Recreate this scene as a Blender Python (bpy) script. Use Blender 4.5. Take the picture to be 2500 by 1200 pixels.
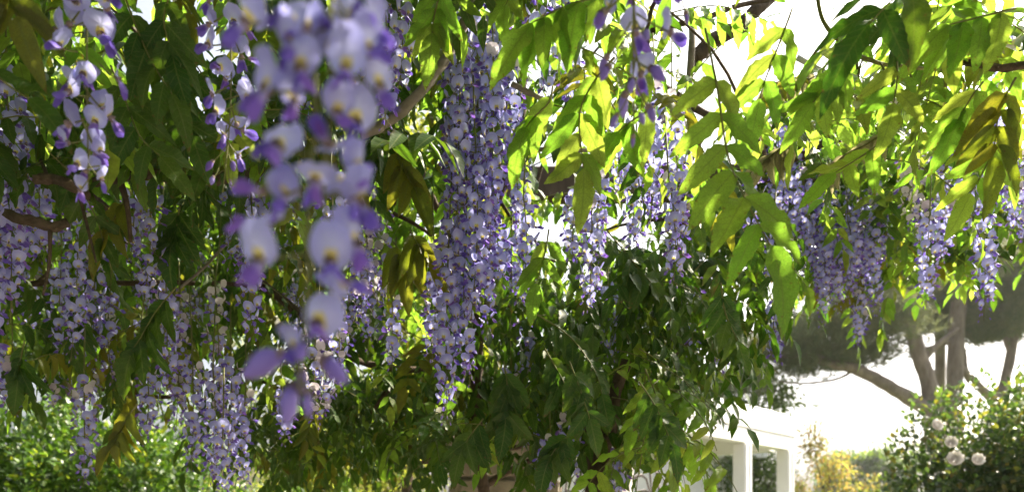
import bpy, math, random
import numpy as np
from mathutils import Vector, Matrix, noise as mnoise

sc = bpy.context.scene
for o in list(bpy.data.objects):
    bpy.data.objects.remove(o)
col = sc.collection
R = math.radians

# ------------------------------------------------------------------ camera, sky, sun, exposure
F = 1805.0                       # focal length in pixels of the 2500 px wide photograph
CAM_Z, HORIZON = 1.5, 1290.0
cam_d = bpy.data.cameras.new('camera')
cam = bpy.data.objects.new('camera', cam_d)
col.objects.link(cam)
cam.location = (0, 0, CAM_Z)
cam.rotation_euler = (R(90), 0, 0)
cam_d.sensor_width = 36.0
cam_d.lens = 36.0 * F / 2500.0
cam_d.shift_y = (HORIZON - 600.0) / 2500.0
cam_d.clip_start = 0.02
cam_d.clip_end = 3000
cam_d.dof.use_dof = True
cam_d.dof.focus_distance = 1.25
cam_d.dof.aperture_fstop = (cam_d.lens / 1000.0) / 0.0054
cam_d.dof.aperture_blades = 7
sc.camera = cam

SUN_EL, SUN_AZ = 41.0, 58.0      # azimuth clockwise from +Y (the view direction) towards +X
world = bpy.data.worlds.new('World')
sc.world = world
world.use_nodes = True
wn = world.node_tree.nodes
bg = wn['Background']
sky = wn.new('ShaderNodeTexSky')
sky.sky_type = 'NISHITA'
sky.sun_disc = False
sky.sun_elevation = R(SUN_EL)
sky.sun_rotation = R(SUN_AZ)
sky.air_density = 1.0
sky.dust_density = 9.0
sky.ozone_density = 1.0
hs_ = wn.new('ShaderNodeHueSaturation')
hs_.inputs['Saturation'].default_value = 0.5
world.node_tree.links.new(sky.outputs[0], hs_.inputs['Color'])
world.node_tree.links.new(hs_.outputs[0], bg.inputs[0])
bg.inputs[1].default_value = 0.10

sun_d = bpy.data.lights.new('sun', 'SUN')
sun_d.energy = 5.0
sun_d.angle = R(0.5)
sun_d.color = (1.0, 0.89, 0.70)
sun = bpy.data.objects.new('sun', sun_d)
col.objects.link(sun)
to_sun = Vector((math.sin(R(SUN_AZ)) * math.cos(R(SUN_EL)), math.cos(R(SUN_AZ)) * math.cos(R(SUN_EL)), math.sin(R(SUN_EL))))
sun.rotation_euler = to_sun.to_track_quat('Z', 'Y').to_euler()
sun.location = to_sun * 60

vs = sc.view_settings
vs.view_transform = 'Standard'
vs.look = 'None'
vs.exposure = 2.0
vs.gamma = 1.0
vs.use_curve_mapping = False
sc.cycles.max_bounces = 10
sc.cycles.diffuse_bounces = 5
sc.cycles.transmission_bounces = 6
sc.cycles.transparent_max_bounces = 8
sc.cycles.caustics_reflective = False
sc.cycles.caustics_refractive = False

rng = np.random.default_rng(7)
rnd = random.Random(11)


def P(px, py, Y):
    """the place in the garden that is seen at pixel px, py when it stands Y metres away"""
    return Vector(((px - 1250.0) / F * Y, Y, CAM_Z + (HORIZON - py) / F * Y))


def pix(v):
    return 1250.0 + F * v.x / v.y, HORIZON - F * (v.z - CAM_Z) / v.y


# ------------------------------------------------------------------ material helpers
def new_mat(name):
    m = bpy.data.materials.new(name)
    m.use_nodes = True
    nt = m.node_tree
    nt.nodes.clear()
    out = nt.nodes.new('ShaderNodeOutputMaterial')
    return m, nt, out


def N(nt, t, **kw):
    n = nt.nodes.new(t)
    for k, v in kw.items():
        if k == 'ins':
            for i, val in v.items():
                n.inputs[i].default_value = val
        else:
            setattr(n, k, v)
    return n


def MATH(nt, op, a, b=None, c=None):
    n = nt.nodes.new('ShaderNodeMath')
    n.operation = op
    for i, v in enumerate((a, b, c)):
        if v is None:
            continue
        if isinstance(v, (int, float)):
            n.inputs[i].default_value = v
        else:
            nt.links.new(v, n.inputs[i])
    return n.outputs[0]


def RAMP(nt, fac, stops, interp='LINEAR'):
    n = nt.nodes.new('ShaderNodeValToRGB')
    n.color_ramp.interpolation = interp
    els = n.color_ramp.elements
    while len(els) < len(stops):
        els.new(0.5)
    for e, (p, c) in zip(els, stops):
        e.position = p
        e.color = (*c, 1)
    nt.links.new(fac, n.inputs[0])
    return n.outputs[0]


def MIXC(nt, fac, a, b, mode='MIX'):
    n = nt.nodes.new('ShaderNodeMix')
    n.data_type = 'RGBA'
    n.blend_type = mode
    for s, v in ((n.inputs[0], fac), (n.inputs[6], a), (n.inputs[7], b)):
        if isinstance(v, (int, float)):
            s.default_value = v
        elif isinstance(v, tuple):
            s.default_value = (*v, 1)
        else:
            nt.links.new(v, s)
    return n.outputs[2]


def luv(nt):
    """per-vertex attribute: x across, y along, z a random tint of the piece"""
    a = N(nt, 'ShaderNodeAttribute', attribute_name='luv')
    s = nt.nodes.new('ShaderNodeSeparateXYZ')
    nt.links.new(a.outputs['Vector'], s.inputs[0])
    oi = nt.nodes.new('ShaderNodeObjectInfo')
    tint = MATH(nt, 'FRACT', MATH(nt, 'ADD', oi.outputs['Random'], s.outputs[2]))
    return s.outputs[0], s.outputs[1], tint


def leaf_mat(name, stops, tstops, trans=0.5, rough=0.42, spec=0.35, veins=9.0, spots=0.0):
    m, nt, out = new_mat(name)
    u, v, tint = luv(nt)
    au = MATH(nt, 'ABSOLUTE', u)
    base = RAMP(nt, tint, stops)
    tcol = RAMP(nt, tint, tstops)
    if veins:
        w = MATH(nt, 'SINE', MATH(nt, 'MULTIPLY', MATH(nt, 'SUBTRACT', v, MATH(nt, 'MULTIPLY', au, 0.16)), veins * 6.283))
        vein = MATH(nt, 'POWER', MATH(nt, 'MULTIPLY_ADD', w, 0.5, 0.5), 9.0)
        mid = MATH(nt, 'LESS_THAN', au, 0.07)
        vein = MATH(nt, 'MAXIMUM', MATH(nt, 'MULTIPLY', vein, 0.45), mid)
        base = MIXC(nt, MATH(nt, 'MULTIPLY', vein, 0.45), base, (0.20, 0.24, 0.07))
        tcol = MIXC(nt, MATH(nt, 'MULTIPLY', vein, 0.55), tcol, (0.10, 0.16, 0.01))
    tc = nt.nodes.new('ShaderNodeTexCoord')
    nz = N(nt, 'ShaderNodeTexNoise', ins={'Scale': 60.0, 'Detail': 3.0})
    nt.links.new(tc.outputs['Object'], nz.inputs['Vector'])
    mott = RAMP(nt, nz.outputs[0], [(0.3, (0.72, 0.72, 0.72)), (0.7, (1.2, 1.2, 1.2))])
    base = MIXC(nt, 1.0, base, mott, 'MULTIPLY')
    tcol = MIXC(nt, 1.0, tcol, mott, 'MULTIPLY')
    if veins:      # browned tips, margins and specks
        n2 = N(nt, 'ShaderNodeTexNoise', ins={'Scale': 14.0, 'Detail': 4.0})
        nt.links.new(tc.outputs['Object'], n2.inputs['Vector'])
        edge = MATH(nt, 'MULTIPLY', MATH(nt, 'POWER', au, 4.0), 0.10)
        tipb = MATH(nt, 'MULTIPLY', MATH(nt, 'POWER', v, 6.0), 0.16)
        br = RAMP(nt, MATH(nt, 'ADD', MATH(nt, 'ADD', n2.outputs[0], edge), tipb), [(0.66, (0, 0, 0)), (0.74, (1, 1, 1))])
        base = MIXC(nt, MATH(nt, 'MULTIPLY', br, 0.7), base, (0.12, 0.075, 0.025))
        tcol = MIXC(nt, MATH(nt, 'MULTIPLY', br, 0.7), tcol, (0.16, 0.09, 0.015))
    pb = N(nt, 'ShaderNodeBsdfPrincipled', ins={'Roughness': rough, 'Specular IOR Level': spec})
    nt.links.new(base, pb.inputs['Base Color'])
    if veins:
        bp = N(nt, 'ShaderNodeBump', ins={'Strength': 0.35, 'Distance': 0.002})
        nt.links.new(MATH(nt, 'MULTIPLY', vein, -1.0), bp.inputs['Height'])
        nt.links.new(bp.outputs[0], pb.inputs['Normal'])
    tr = nt.nodes.new('ShaderNodeBsdfTranslucent')
    nt.links.new(tcol, tr.inputs[0])
    mx = N(nt, 'ShaderNodeMixShader', ins={0: trans})
    nt.links.new(pb.outputs[0], mx.inputs[1])
    nt.links.new(tr.outputs[0], mx.inputs[2])
    nt.links.new(mx.outputs[0], out.inputs[0])
    return m


def petal_mat(name, kind):
    m, nt, out = new_mat(name)
    u, v, tint = luv(nt)
    if kind == 'banner':
        pale = RAMP(nt, tint, [(0.0, (0.34, 0.35, 0.77)), (0.5, (0.42, 0.44, 0.85)), (1.0, (0.32, 0.31, 0.74))])
        r = MATH(nt, 'SQRT', MATH(nt, 'ADD', MATH(nt, 'POWER', u, 2.0), MATH(nt, 'POWER', MATH(nt, 'ADD', v, 0.15), 2.0)))
        c = MIXC(nt, RAMP(nt, r, [(0.12, (0, 0, 0)), (0.8, (1, 1, 1))]), (0.54, 0.57, 0.88), pale)
        # two yellow guide marks at the petal's base
        au = MATH(nt, 'ABSOLUTE', u)
        e = MATH(nt, 'ADD', MATH(nt, 'POWER', MATH(nt, 'DIVIDE', MATH(nt, 'SUBTRACT', au, 0.13), 0.20), 2.0),
                 MATH(nt, 'POWER', MATH(nt, 'DIVIDE', MATH(nt, 'ADD', v, 0.42), 0.36), 2.0))
        yel = RAMP(nt, e, [(0.35, (1, 1, 1)), (1.0, (0, 0, 0))])
        c = MIXC(nt, yel, c, (0.70, 0.60, 0.12))
        w = MATH(nt, 'SINE', MATH(nt, 'MULTIPLY', MATH(nt, 'ARCTAN2', u, MATH(nt, 'ADD', v, 1.05)), 34.0))
        c = MIXC(nt, MATH(nt, 'MULTIPLY', MATH(nt, 'MULTIPLY_ADD', w, 0.5, 0.5), 0.16), c, (0.40, 0.34, 0.72))
        trans, rough = 0.42, 0.55
    elif kind == 'keel':
        c = RAMP(nt, tint, [(0.0, (0.13, 0.085, 0.47)), (0.5, (0.18, 0.12, 0.56)), (1.0, (0.23, 0.11, 0.50))])
        c = MIXC(nt, RAMP(nt, v, [(0.0, (1, 1, 1)), (0.45, (0, 0, 0))]), c, (0.55, 0.50, 0.76))
        trans, rough = 0.38, 0.5
    elif kind == 'bud':
        c = RAMP(nt, tint, [(0.0, (0.20, 0.13, 0.50)), (0.6, (0.30, 0.24, 0.66)), (1.0, (0.16, 0.09, 0.42))])
        trans, rough = 0.25, 0.5
    else:   # faded petals, going papery
        c = RAMP(nt, tint, [(0.0, (0.58, 0.53, 0.62)), (0.5, (0.66, 0.62, 0.64)), (1.0, (0.44, 0.38, 0.50))])
        trans, rough = 0.42, 0.6
    pb = N(nt, 'ShaderNodeBsdfPrincipled', ins={'Roughness': rough, 'Specular IOR Level': 0.2, 'Sheen Weight': 0.1})
    nt.links.new(c, pb.inputs['Base Color'])
    tr = nt.nodes.new('ShaderNodeBsdfTranslucent')
    nt.links.new(c, tr.inputs[0])
    mx = N(nt, 'ShaderNodeMixShader', ins={0: trans})
    nt.links.new(pb.outputs[0], mx.inputs[1])
    nt.links.new(tr.outputs[0], mx.inputs[2])
    nt.links.new(mx.outputs[0], out.inputs[0])
    return m


def rough_mat(name, c1, c2, scale=20.0, rough=0.85, bump=0.4, stretch=(1, 1, 1), spec=0.2, dist=0.01):
    m, nt, out = new_mat(name)
    tc = nt.nodes.new('ShaderNodeTexCoord')
    mp = N(nt, 'ShaderNodeMapping', ins={'Scale': stretch})
    nt.links.new(tc.outputs['Object'], mp.inputs[0])
    nz = N(nt, 'ShaderNodeTexNoise', ins={'Scale': scale, 'Detail': 8.0, 'Roughness': 0.65})
    nt.links.new(mp.outputs[0], nz.inputs['Vector'])
    c = RAMP(nt, nz.outputs[0], [(0.3, c1), (0.72, c2)])
    pb = N(nt, 'ShaderNodeBsdfPrincipled', ins={'Roughness': rough, 'Specular IOR Level': spec})
    nt.links.new(c, pb.inputs['Base Color'])
    bp = N(nt, 'ShaderNodeBump', ins={'Strength': bump, 'Distance': dist})
    nt.links.new(nz.outputs[0], bp.inputs['Height'])
    nt.links.new(bp.outputs[0], pb.inputs['Normal'])
    nt.links.new(pb.outputs[0], out.inputs[0])
    return m


M = {}
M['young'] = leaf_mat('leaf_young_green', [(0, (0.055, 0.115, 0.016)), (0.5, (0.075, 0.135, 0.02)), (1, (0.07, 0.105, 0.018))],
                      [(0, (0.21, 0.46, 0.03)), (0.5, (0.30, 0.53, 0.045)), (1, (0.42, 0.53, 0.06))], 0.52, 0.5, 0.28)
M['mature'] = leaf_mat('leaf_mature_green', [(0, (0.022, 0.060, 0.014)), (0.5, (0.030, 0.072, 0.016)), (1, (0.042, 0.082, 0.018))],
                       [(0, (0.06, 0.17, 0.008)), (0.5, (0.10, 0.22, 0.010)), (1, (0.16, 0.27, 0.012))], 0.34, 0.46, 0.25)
M['bronze'] = leaf_mat('leaf_bronze', [(0, (0.070, 0.075, 0.018)), (0.5, (0.080, 0.085, 0.020)), (1, (0.055, 0.08, 0.016))],
                       [(0, (0.30, 0.28, 0.018)), (0.5, (0.30, 0.32, 0.02)), (1, (0.24, 0.33, 0.015))], 0.52, 0.45)
M['pale'] = leaf_mat('leaf_pale_downy', [(0, (0.16, 0.15, 0.10)), (0.5, (0.20, 0.19, 0.14)), (1, (0.14, 0.16, 0.09))],
                     [(0, (0.34, 0.33, 0.12)), (1, (0.42, 0.38, 0.2))], 0.45, 0.6, 0.2)
M['bush'] = leaf_mat('bush_leaf', [(0, (0.03, 0.07, 0.012)), (0.55, (0.05, 0.10, 0.016)), (0.78, (0.07, 0.13, 0.018)), (1, (0.16, 0.22, 0.025))],
                     [(0, (0.06, 0.15, 0.01)), (0.6, (0.10, 0.22, 0.012)), (0.82, (0.18, 0.32, 0.015)), (1, (0.42, 0.50, 0.03))], 0.28, 0.36, 0.4, veins=0)  # yellow ramp end paints sunlit tips into the colour, young shoots too
M['rose_leaf'] = leaf_mat('rose_leaf', [(0, (0.03, 0.06, 0.025)), (0.7, (0.05, 0.085, 0.03)), (0.85, (0.10, 0.13, 0.025)), (1, (0.12, 0.075, 0.03))],
                          [(0, (0.08, 0.16, 0.02)), (0.7, (0.14, 0.24, 0.03)), (1, (0.36, 0.34, 0.03))], 0.35, 0.4, 0.4, veins=0)
M['golden'] = leaf_mat('golden_leaf', [(0, (0.12, 0.14, 0.03)), (0.5, (0.18, 0.16, 0.035)), (1, (0.22, 0.13, 0.04))],
                       [(0, (0.36, 0.42, 0.06)), (0.6, (0.52, 0.44, 0.09)), (1, (0.55, 0.32, 0.09))], 0.5, 0.5, veins=0)
M['shade_leaf'] = leaf_mat('broad_tree_leaf', [(0, (0.035, 0.065, 0.02)), (1, (0.06, 0.10, 0.025))],
                           [(0, (0.12, 0.24, 0.02)), (1, (0.26, 0.38, 0.03))], 0.4, 0.5, veins=0)
M['yellow_shrub'] = leaf_mat('yellow_shrub_leaf', [(0, (0.10, 0.13, 0.02)), (1, (0.25, 0.22, 0.02))],
                             [(0, (0.30, 0.40, 0.04)), (1, (0.48, 0.50, 0.06))], 0.45, 0.5, veins=0)
M['needle'] = leaf_mat('pine_needle', [(0, (0.09, 0.125, 0.06)), (0.6, (0.115, 0.15, 0.075)), (1, (0.15, 0.16, 0.09))],
                       [(0, (0.18, 0.22, 0.09)), (1, (0.3, 0.3, 0.14))], 0.35, 0.5, veins=0)  # greens lightened to paint the sun's glare veil into the needles
M['banner'] = petal_mat('petal_lilac', 'banner')
M['keel'] = petal_mat('petal_violet', 'keel')
M['bud'] = petal_mat('bud_mauve', 'bud')
M['faded'] = petal_mat('petal_faded', 'faded')
M['stalk'] = rough_mat('green_stalk', (0.10, 0.12, 0.03), (0.17, 0.16, 0.06), 40, 0.6, 0.1)
M['calyx'] = rough_mat('calyx', (0.16, 0.11, 0.14), (0.26, 0.20, 0.18), 60, 0.6, 0.1)
M['bark'] = rough_mat('vine_bark', (0.040, 0.028, 0.020), (0.115, 0.085, 0.06), 60, 0.9, 0.9, (1, 1, 1))
M['greybark'] = rough_mat('grey_bark', (0.14, 0.12, 0.10), (0.26, 0.23, 0.20), 40, 0.85, 0.6)
M['pinebark'] = rough_mat('pine_bark', (0.12, 0.095, 0.08), (0.30, 0.25, 0.22), 7, 0.95, 1.0, (1, 1, 0.35), dist=0.06)
M['white'] = rough_mat('white_paint', (0.70, 0.70, 0.71), (0.77, 0.77, 0.77), 3, 0.45, 0.03)
M['stone'] = rough_mat('stone_block', (0.16, 0.135, 0.105), (0.32, 0.28, 0.22), 14, 0.9, 0.8, dist=0.02)
M['mortar'] = rough_mat('mortar', (0.22, 0.20, 0.17), (0.32, 0.29, 0.25), 40, 0.95, 0.5)
M['render'] = rough_mat('cream_render', (0.58, 0.50, 0.42), (0.66, 0.58, 0.50), 8, 0.9, 0.15)
M['metal'] = rough_mat('galvanised_metal', (0.42, 0.42, 0.42), (0.55, 0.55, 0.54), 12, 0.4, 0.05, spec=0.6)
M['grass'] = rough_mat('lawn', (0.05, 0.08, 0.02), (0.11, 0.13, 0.04), 5, 0.95, 0.6)
M['paving'] = rough_mat('paving', (0.20, 0.17, 0.14), (0.28, 0.25, 0.21), 6, 0.9, 0.2)
M['rose'] = rough_mat('rose_petal', (0.88, 0.84, 0.83), (0.92, 0.90, 0.89), 20, 0.6, 0.05)
M['glass'] = rough_mat('window_glass', (0.06, 0.07, 0.08), (0.09, 0.10, 0.11), 2, 0.1, 0.0, spec=0.8)
M['timber'] = rough_mat('dark_timber', (0.05, 0.035, 0.025), (0.12, 0.085, 0.06), 25, 0.85, 0.5, (1, 1, 0.2))
M['frond'] = rough_mat('dead_frond', (0.13, 0.12, 0.12), (0.24, 0.22, 0.21), 30, 0.9, 0.4)


# ------------------------------------------------------------------ mesh helpers
def mesh(name, verts, faces, mats, uv=None, fmat=None, smooth=True):
    verts = np.asarray(verts, dtype=np.float32).reshape(-1, 3)
    me = bpy.data.meshes.new(name)
    if isinstance(faces, np.ndarray):
        n, k = faces.shape
        me.vertices.add(len(verts))
        me.vertices.foreach_set('co', verts.ravel())
        me.loops.add(n * k)
        me.loops.foreach_set('vertex_index', faces.astype(np.int32).ravel())
        me.polygons.add(n)
        me.polygons.foreach_set('loop_start', np.arange(0, n * k, k, dtype=np.int32))
        me.update(calc_edges=True)
    else:
        me.from_pydata(verts.tolist(), [], faces)
    for m in (mats if isinstance(mats, (list, tuple)) else [mats]):
        me.materials.append(m)
    if fmat is not None:
        me.polygons.foreach_set('material_index', np.asarray(fmat, dtype=np.int32))
    me.polygons.foreach_set('use_smooth', np.full(len(me.polygons), smooth, dtype=bool))
    if uv is not None:
        a = me.attributes.new('luv', 'FLOAT_VECTOR', 'POINT')
        a.data.foreach_set('vector', np.asarray(uv, dtype=np.float32).ravel())
    me.update()
    return me


def put(name, data, parent=None, mat=None):
    o = bpy.data.objects.new(name, data)
    col.objects.link(o)
    if parent is not None:
        o.parent = parent
    if mat is not None:
        o.matrix_basis = mat
    return o


def thing(name, label, cat, loc=(0, 0, 0), group=None, data=None):
    o = bpy.data.objects.new(name, data)
    col.objects.link(o)
    o.location = loc
    o.empty_display_size = 0.05
    if label:
        o['label'] = label
    o['category'] = cat
    if group:
        o['group'] = group
    return o


class MB:
    def __init__(self):
        self.v, self.f, self.uv, self.m = [], [], [], []

    def add(self, v, f, uv=None, m=0):
        b = len(self.v)
        self.v += [tuple(p) for p in v]
        self.f += [tuple(i + b for i in q) for q in f]
        self.m += [m] * len(f)
        self.uv += [tuple(p) for p in uv] if uv is not None else [(0, 0, 0)] * len(v)

    def mesh(self, name, mats, smooth=True):
        return mesh(name, self.v, self.f, mats, self.uv, self.m, smooth)


def catmull(pts, n=5):
    pts = [Vector(p) for p in pts]
    if len(pts) < 3:
        return [pts[0].lerp(pts[-1], i / n) for i in range(n + 1)]
    q = [pts[0] * 2 - pts[1]] + pts + [pts[-1] * 2 - pts[-2]]
    out = []
    for i in range(1, len(q) - 2):
        a, b, c, d = q[i - 1:i + 3]
        for k in range(n):
            t = k / n
            out.append(0.5 * ((2 * b) + (c - a) * t + (2 * a - 5 * b + 4 * c - d) * t * t + (3 * b - a - 3 * c + d) * t ** 3))
    out.append(pts[-1])
    return out


def tube(path, r0, r1, sides=6, wob=0.0, cap=True):
    n = len(path)
    v, f = [], []
    prev = None
    for i, p in enumerate(path):
        t = (path[min(i + 1, n - 1)] - path[max(i - 1, 0)]).normalized()
        if prev is None:
            a = t.cross(Vector((0.3, 0.5, 0.8))).normalized()
        else:
            a = (prev - t * prev.dot(t)).normalized()
        prev = a
        b = t.cross(a)
        r = r0 + (r1 - r0) * i / max(1, n - 1)
        for k in range(sides):
            an = 2 * math.pi * k / sides
            rr = r * (1 + wob * mnoise.noise(p * 18 + Vector((k * 1.7, 0, i * 0.3)))) if wob else r
            v.append(p + (a * math.cos(an) + b * math.sin(an)) * rr)
    for i in range(n - 1):
        for k in range(sides):
            k2 = (k + 1) % sides
            f.append((i * sides + k, i * sides + k2, (i + 1) * sides + k2, (i + 1) * sides + k))
    if cap:
        f.append(tuple(range(sides - 1, -1, -1)))
        f.append(tuple((n - 1) * sides + k for k in range(sides)))
    return v, f


def box(mb, c, size, rot=0.0, m=0, bev=0.0):
    sx, sy, sz = (s / 2 for s in size)
    ca, sa = math.cos(rot), math.sin(rot)
    if bev <= 0:
        pts = [(x, y, z) for z in (-sz, sz) for x, y in ((-sx, -sy), (sx, -sy), (sx, sy), (-sx, sy))]
        f = [(3, 2, 1, 0), (4, 5, 6, 7), (0, 1, 5, 4), (1, 2, 6, 5), (2, 3, 7, 6), (3, 0, 4, 7)]
    else:
        ring = lambda x, y, b: [(-x + b, -y), (x - b, -y), (x, -y + b), (x, y - b), (x - b, y), (-x + b, y), (-x, y - b), (-x, -y + b)]
        pts = [(x, y, -sz) for x, y in ring(sx - bev, sy - bev, bev * .5)] + [(x, y, -sz + bev) for x, y in ring(sx, sy, bev)] + \
              [(x, y, sz - bev) for x, y in ring(sx, sy, bev)] + [(x, y, sz) for x, y in ring(sx - bev, sy - bev, bev * .5)]
        f = [tuple(range(7, -1, -1)), tuple(range(24, 32))]
        for l in range(3):
            for k in range(8):
                f.append((l * 8 + k, l * 8 + (k + 1) % 8, l * 8 + 8 + (k + 1) % 8, l * 8 + 8 + k))
    mb.add([(c[0] + x * ca - y * sa, c[1] + x * sa + y * ca, c[2] + z) for x, y, z in pts], f, m=m)


# ------------------------------------------------------------------ leaflets
def leaf_grid(cols, rows, wid=0.36, fold=0.25, curl=0.25, wave=0.05, ph=0.0, peak=0.55, skew=0.0, serr=0.0):
    """unit leaflet: base at the origin, along +Y, upper side +Z"""
    v, uv, f = [], [], []
    for j in range(rows + 1):
        t = j / rows
        w = (t ** peak) * ((1 - t) ** 0.9) * 2.05 * wid / 2 * (1.0 if t < 0.85 else 1.0)
        if 0 < t < 1:
            w = max(w, 0.012)
        for i in range(cols + 1):
            s = -1 + 2 * i / cols
            ww = w * (1 + serr * math.sin(t * 37 + ph * 3 + s) * abs(s))
            x = s * ww + skew * t * t
            z = fold * abs(s) * ww - curl * t * t + wave * math.sin(t * 14 + ph + (1.6 if s > 0 else 0)) * abs(s) ** 1.5 * (w / (wid / 2))
            y = t * (1 - 0.12 * curl * t)
            v.append((x, y, z))
            uv.append((s, t, 0))
    n = cols + 1
    for j in range(rows):
        for i in range(cols):
            f.append((j * n + i, j * n + i + 1, (j + 1) * n + i + 1, (j + 1) * n + i))
    return v, f, uv


LEAF_KINDS = ('young', 'mature', 'bronze', 'pale')
leaf_meshes = {}
for kk in LEAF_KINDS:
    leaf_meshes[kk] = []
    for q in range(12):
        if kk == 'bronze':
            g = leaf_grid(4, 9, 0.40, 0.5 + 0.25 * rnd.random(), 0.1 + 0.3 * rnd.random(), 0.03, q * 1.3, 0.5, rnd.uniform(-.08, .08), 0.03)
        elif kk == 'pale':
            g = leaf_grid(4, 9, 0.34, 0.6 + 0.3 * rnd.random(), 0.2 * rnd.random(), 0.02, q * 1.3, 0.55, rnd.uniform(-.06, .06), 0.02)
        else:
            g = leaf_grid(4, 13, 0.43 + 0.12 * rnd.random(), 0.08 + 0.4 * rnd.random(), 0.05 + 0.45 * rnd.random(),
                          0.035 + 0.05 * rnd.random(), q * 1.7, 0.6, rnd.uniform(-.14, .14), 0.09)
        leaf_meshes[kk].append(mesh('leaflet_' + kk, g[0], g[1], M[kk], g[2]))

# low template for the foliage nobody could count
LT_V = np.array([(0, 0, 0), (-.19, .28, .05), (0, .28, 0), (.19, .28, .05), (-.16, .62, -.01), (0, .62, -.06), (.16, .62, -.01), (0.02, 1, -.18)], dtype=np.float32)
LT_U = np.array([(0, 0), (-1, .28), (0, .28), (1, .28), (-1, .62), (0, .62), (1, .62), (0, 1)], dtype=np.float32)
LT_F = np.array([(0, 2, 1), (0, 3, 2), (1, 2, 5), (1, 5, 4), (2, 3, 6), (2, 6, 5), (4, 5, 7), (5, 6, 7)], dtype=np.int32)


def basis(d, n):
    d = d.normalized()
    x = d.cross(n)
    if x.length < 1e-4:
        x = d.cross(Vector((0.3, 0.7, 0.2)))
    x.normalize()
    z = x.cross(d)
    return x, d, z


def spray(origin, dir0, length, pairs, leaf_len, droop, hang, r, path=None, grow=0.0, nrm=None):
    """a pinnate leaf: returns the stalk's path and a list of (position, x, y, z, size)"""
    if path is None:
        p = Vector(origin)
        d = Vector(dir0).normalized()
        path = [p.copy()]
        k = 7
        for i in range(k):
            d = (d + Vector((r.uniform(-.12, .12), r.uniform(-.12, .12), -droop / k * 2.0))).normalized()
            p = p + d * (length / k)
            path.append(p.copy())
    n = len(path) - 1
    up = nrm if nrm is not None else Vector((r.uniform(-.35, .35), r.uniform(-.5, .2), 1.0))
    out = []
    cum = [0.0]
    for i in range(n):
        cum.append(cum[-1] + (path[i + 1] - path[i]).length)
    tot = cum[-1]

    def at(s):
        s *= tot
        for i in range(n):
            if cum[i + 1] >= s or i == n - 1:
                t = (s - cum[i]) / max(1e-6, cum[i + 1] - cum[i])
                return path[i].lerp(path[i + 1], t), (path[i + 1] - path[i]).normalized()

    for i in range(pairs):
        s = 0.22 + 0.74 * i / max(1, pairs - 0.5)
        pos, t = at(s)
        side = t.cross(up)
        if side.length < 0.15:
            side = t.cross(Vector((0.2, -1, 0.1)))
        side.normalize()
        nn = side.cross(t).normalized()
        for sg in (-1, 1):
            if r.random() < 0.04:
                continue
            a = r.uniform(0.3, 0.75)
            d = side * sg * math.cos(a) + t * math.sin(a) + Vector((0, 0, -hang * r.uniform(0.6, 1.3))) + Vector((r.uniform(-.15, .15), r.uniform(-.15, .15), 0))
            L = leaf_len * r.uniform(0.82, 1.12) * (0.78 + 0.22 * math.sin(math.pi * (0.15 + 0.75 * s))) * (1 + grow * (s - 0.5))
            x, y, z = basis(d, nn + Vector((r.uniform(-.4, .4), r.uniform(-.4, .4), r.uniform(-.2, .2))))
            out.append((pos, x, y, z, L))
    pos, t = at(1.0)
    x, y, z = basis(t + Vector((0, 0, -hang * 0.5)), up)
    out.append((pos, x, y, z, leaf_len * (1.1 + grow * 0.5)))
    return path, out


def mat4(pos, x, y, z, s):
    return Matrix(((x.x * s, y.x * s, z.x * s, pos.x), (x.y * s, y.y * s, z.y * s, pos.y), (x.z * s, y.z * s, z.z * s, pos.z), (0, 0, 0, 1)))


LEAVES = []


def leaf_thing(kind, path, leaflets, label=None, rad=0.0013):
    base = path[0].copy()
    t = thing('wisteria_leaf', label, 'leaf', base, 'compound leaves of the wisteria')
    loc = [p - base for p in path]
    v, f = tube(loc, rad, rad * 0.55, 5)
    mb = MB()
    mb.add(v, f)
    put('leaf_stalk', mb.mesh('leaf_stalk', M['stalk']), t)
    for (pos, x, y, z, L) in leaflets:
        e = pix(pos + y * L)
        if e[0] > 1765 and e[1] > 945:
            continue
        put('leaflet', rnd.choice(leaf_meshes[kind]), t, mat4(pos - base, x, y, z, L))
    LEAVES.append((t, kind, path, label is not None))
    return t


class Stuff:
    """gathers thousands of leaflets into one mesh"""

    def __init__(self):
        self.M, self.P = [], []
        self.tub = MB()

    def leaves(self, leaflets):
        for (pos, x, y, z, L) in leaflets:
            self.M.append((x.x * L, y.x * L, z.x * L, x.y * L, y.y * L, z.y * L, x.z * L, y.z * L, z.z * L))
            self.P.append((pos.x, pos.y, pos.z))

    def raw(self, pos, d, nrm, size, width=1.0):
        d = d / np.linalg.norm(d, axis=1, keepdims=True)
        x = np.cross(d, nrm)
        x /= np.maximum(np.linalg.norm(x, axis=1, keepdims=True), 1e-5)
        z = np.cross(x, d)
        s = size[:, None]
        m = np.stack((x * s * width, d * s, z * s), axis=2)
        self.M += m.reshape(-1, 9).tolist()
        self.P += pos.tolist()

    def build(self, name, mat, parent=None, stalk=None):
        m = np.array(self.M, dtype=np.float32).reshape(-1, 3, 3)
        p = np.array(self.P, dtype=np.float32)
        n = len(p)
        v = np.einsum('nij,kj->nki', m, LT_V) + p[:, None, :]
        f = LT_F[None] + (np.arange(n, dtype=np.int32) * len(LT_V))[:, None, None]
        tint = rng.random(n).astype(np.float32)
        uv = np.empty((n, len(LT_V), 3), dtype=np.float32)
        uv[:, :, :2] = LT_U[None]
        uv[:, :, 2] = tint[:, None]
        me = mesh(name, v.reshape(-1, 3), f.reshape(-1, 3), mat, uv.reshape(-1, 3))
        o = put(name, me, parent)
        o['kind'] = 'stuff'
        return o


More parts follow.
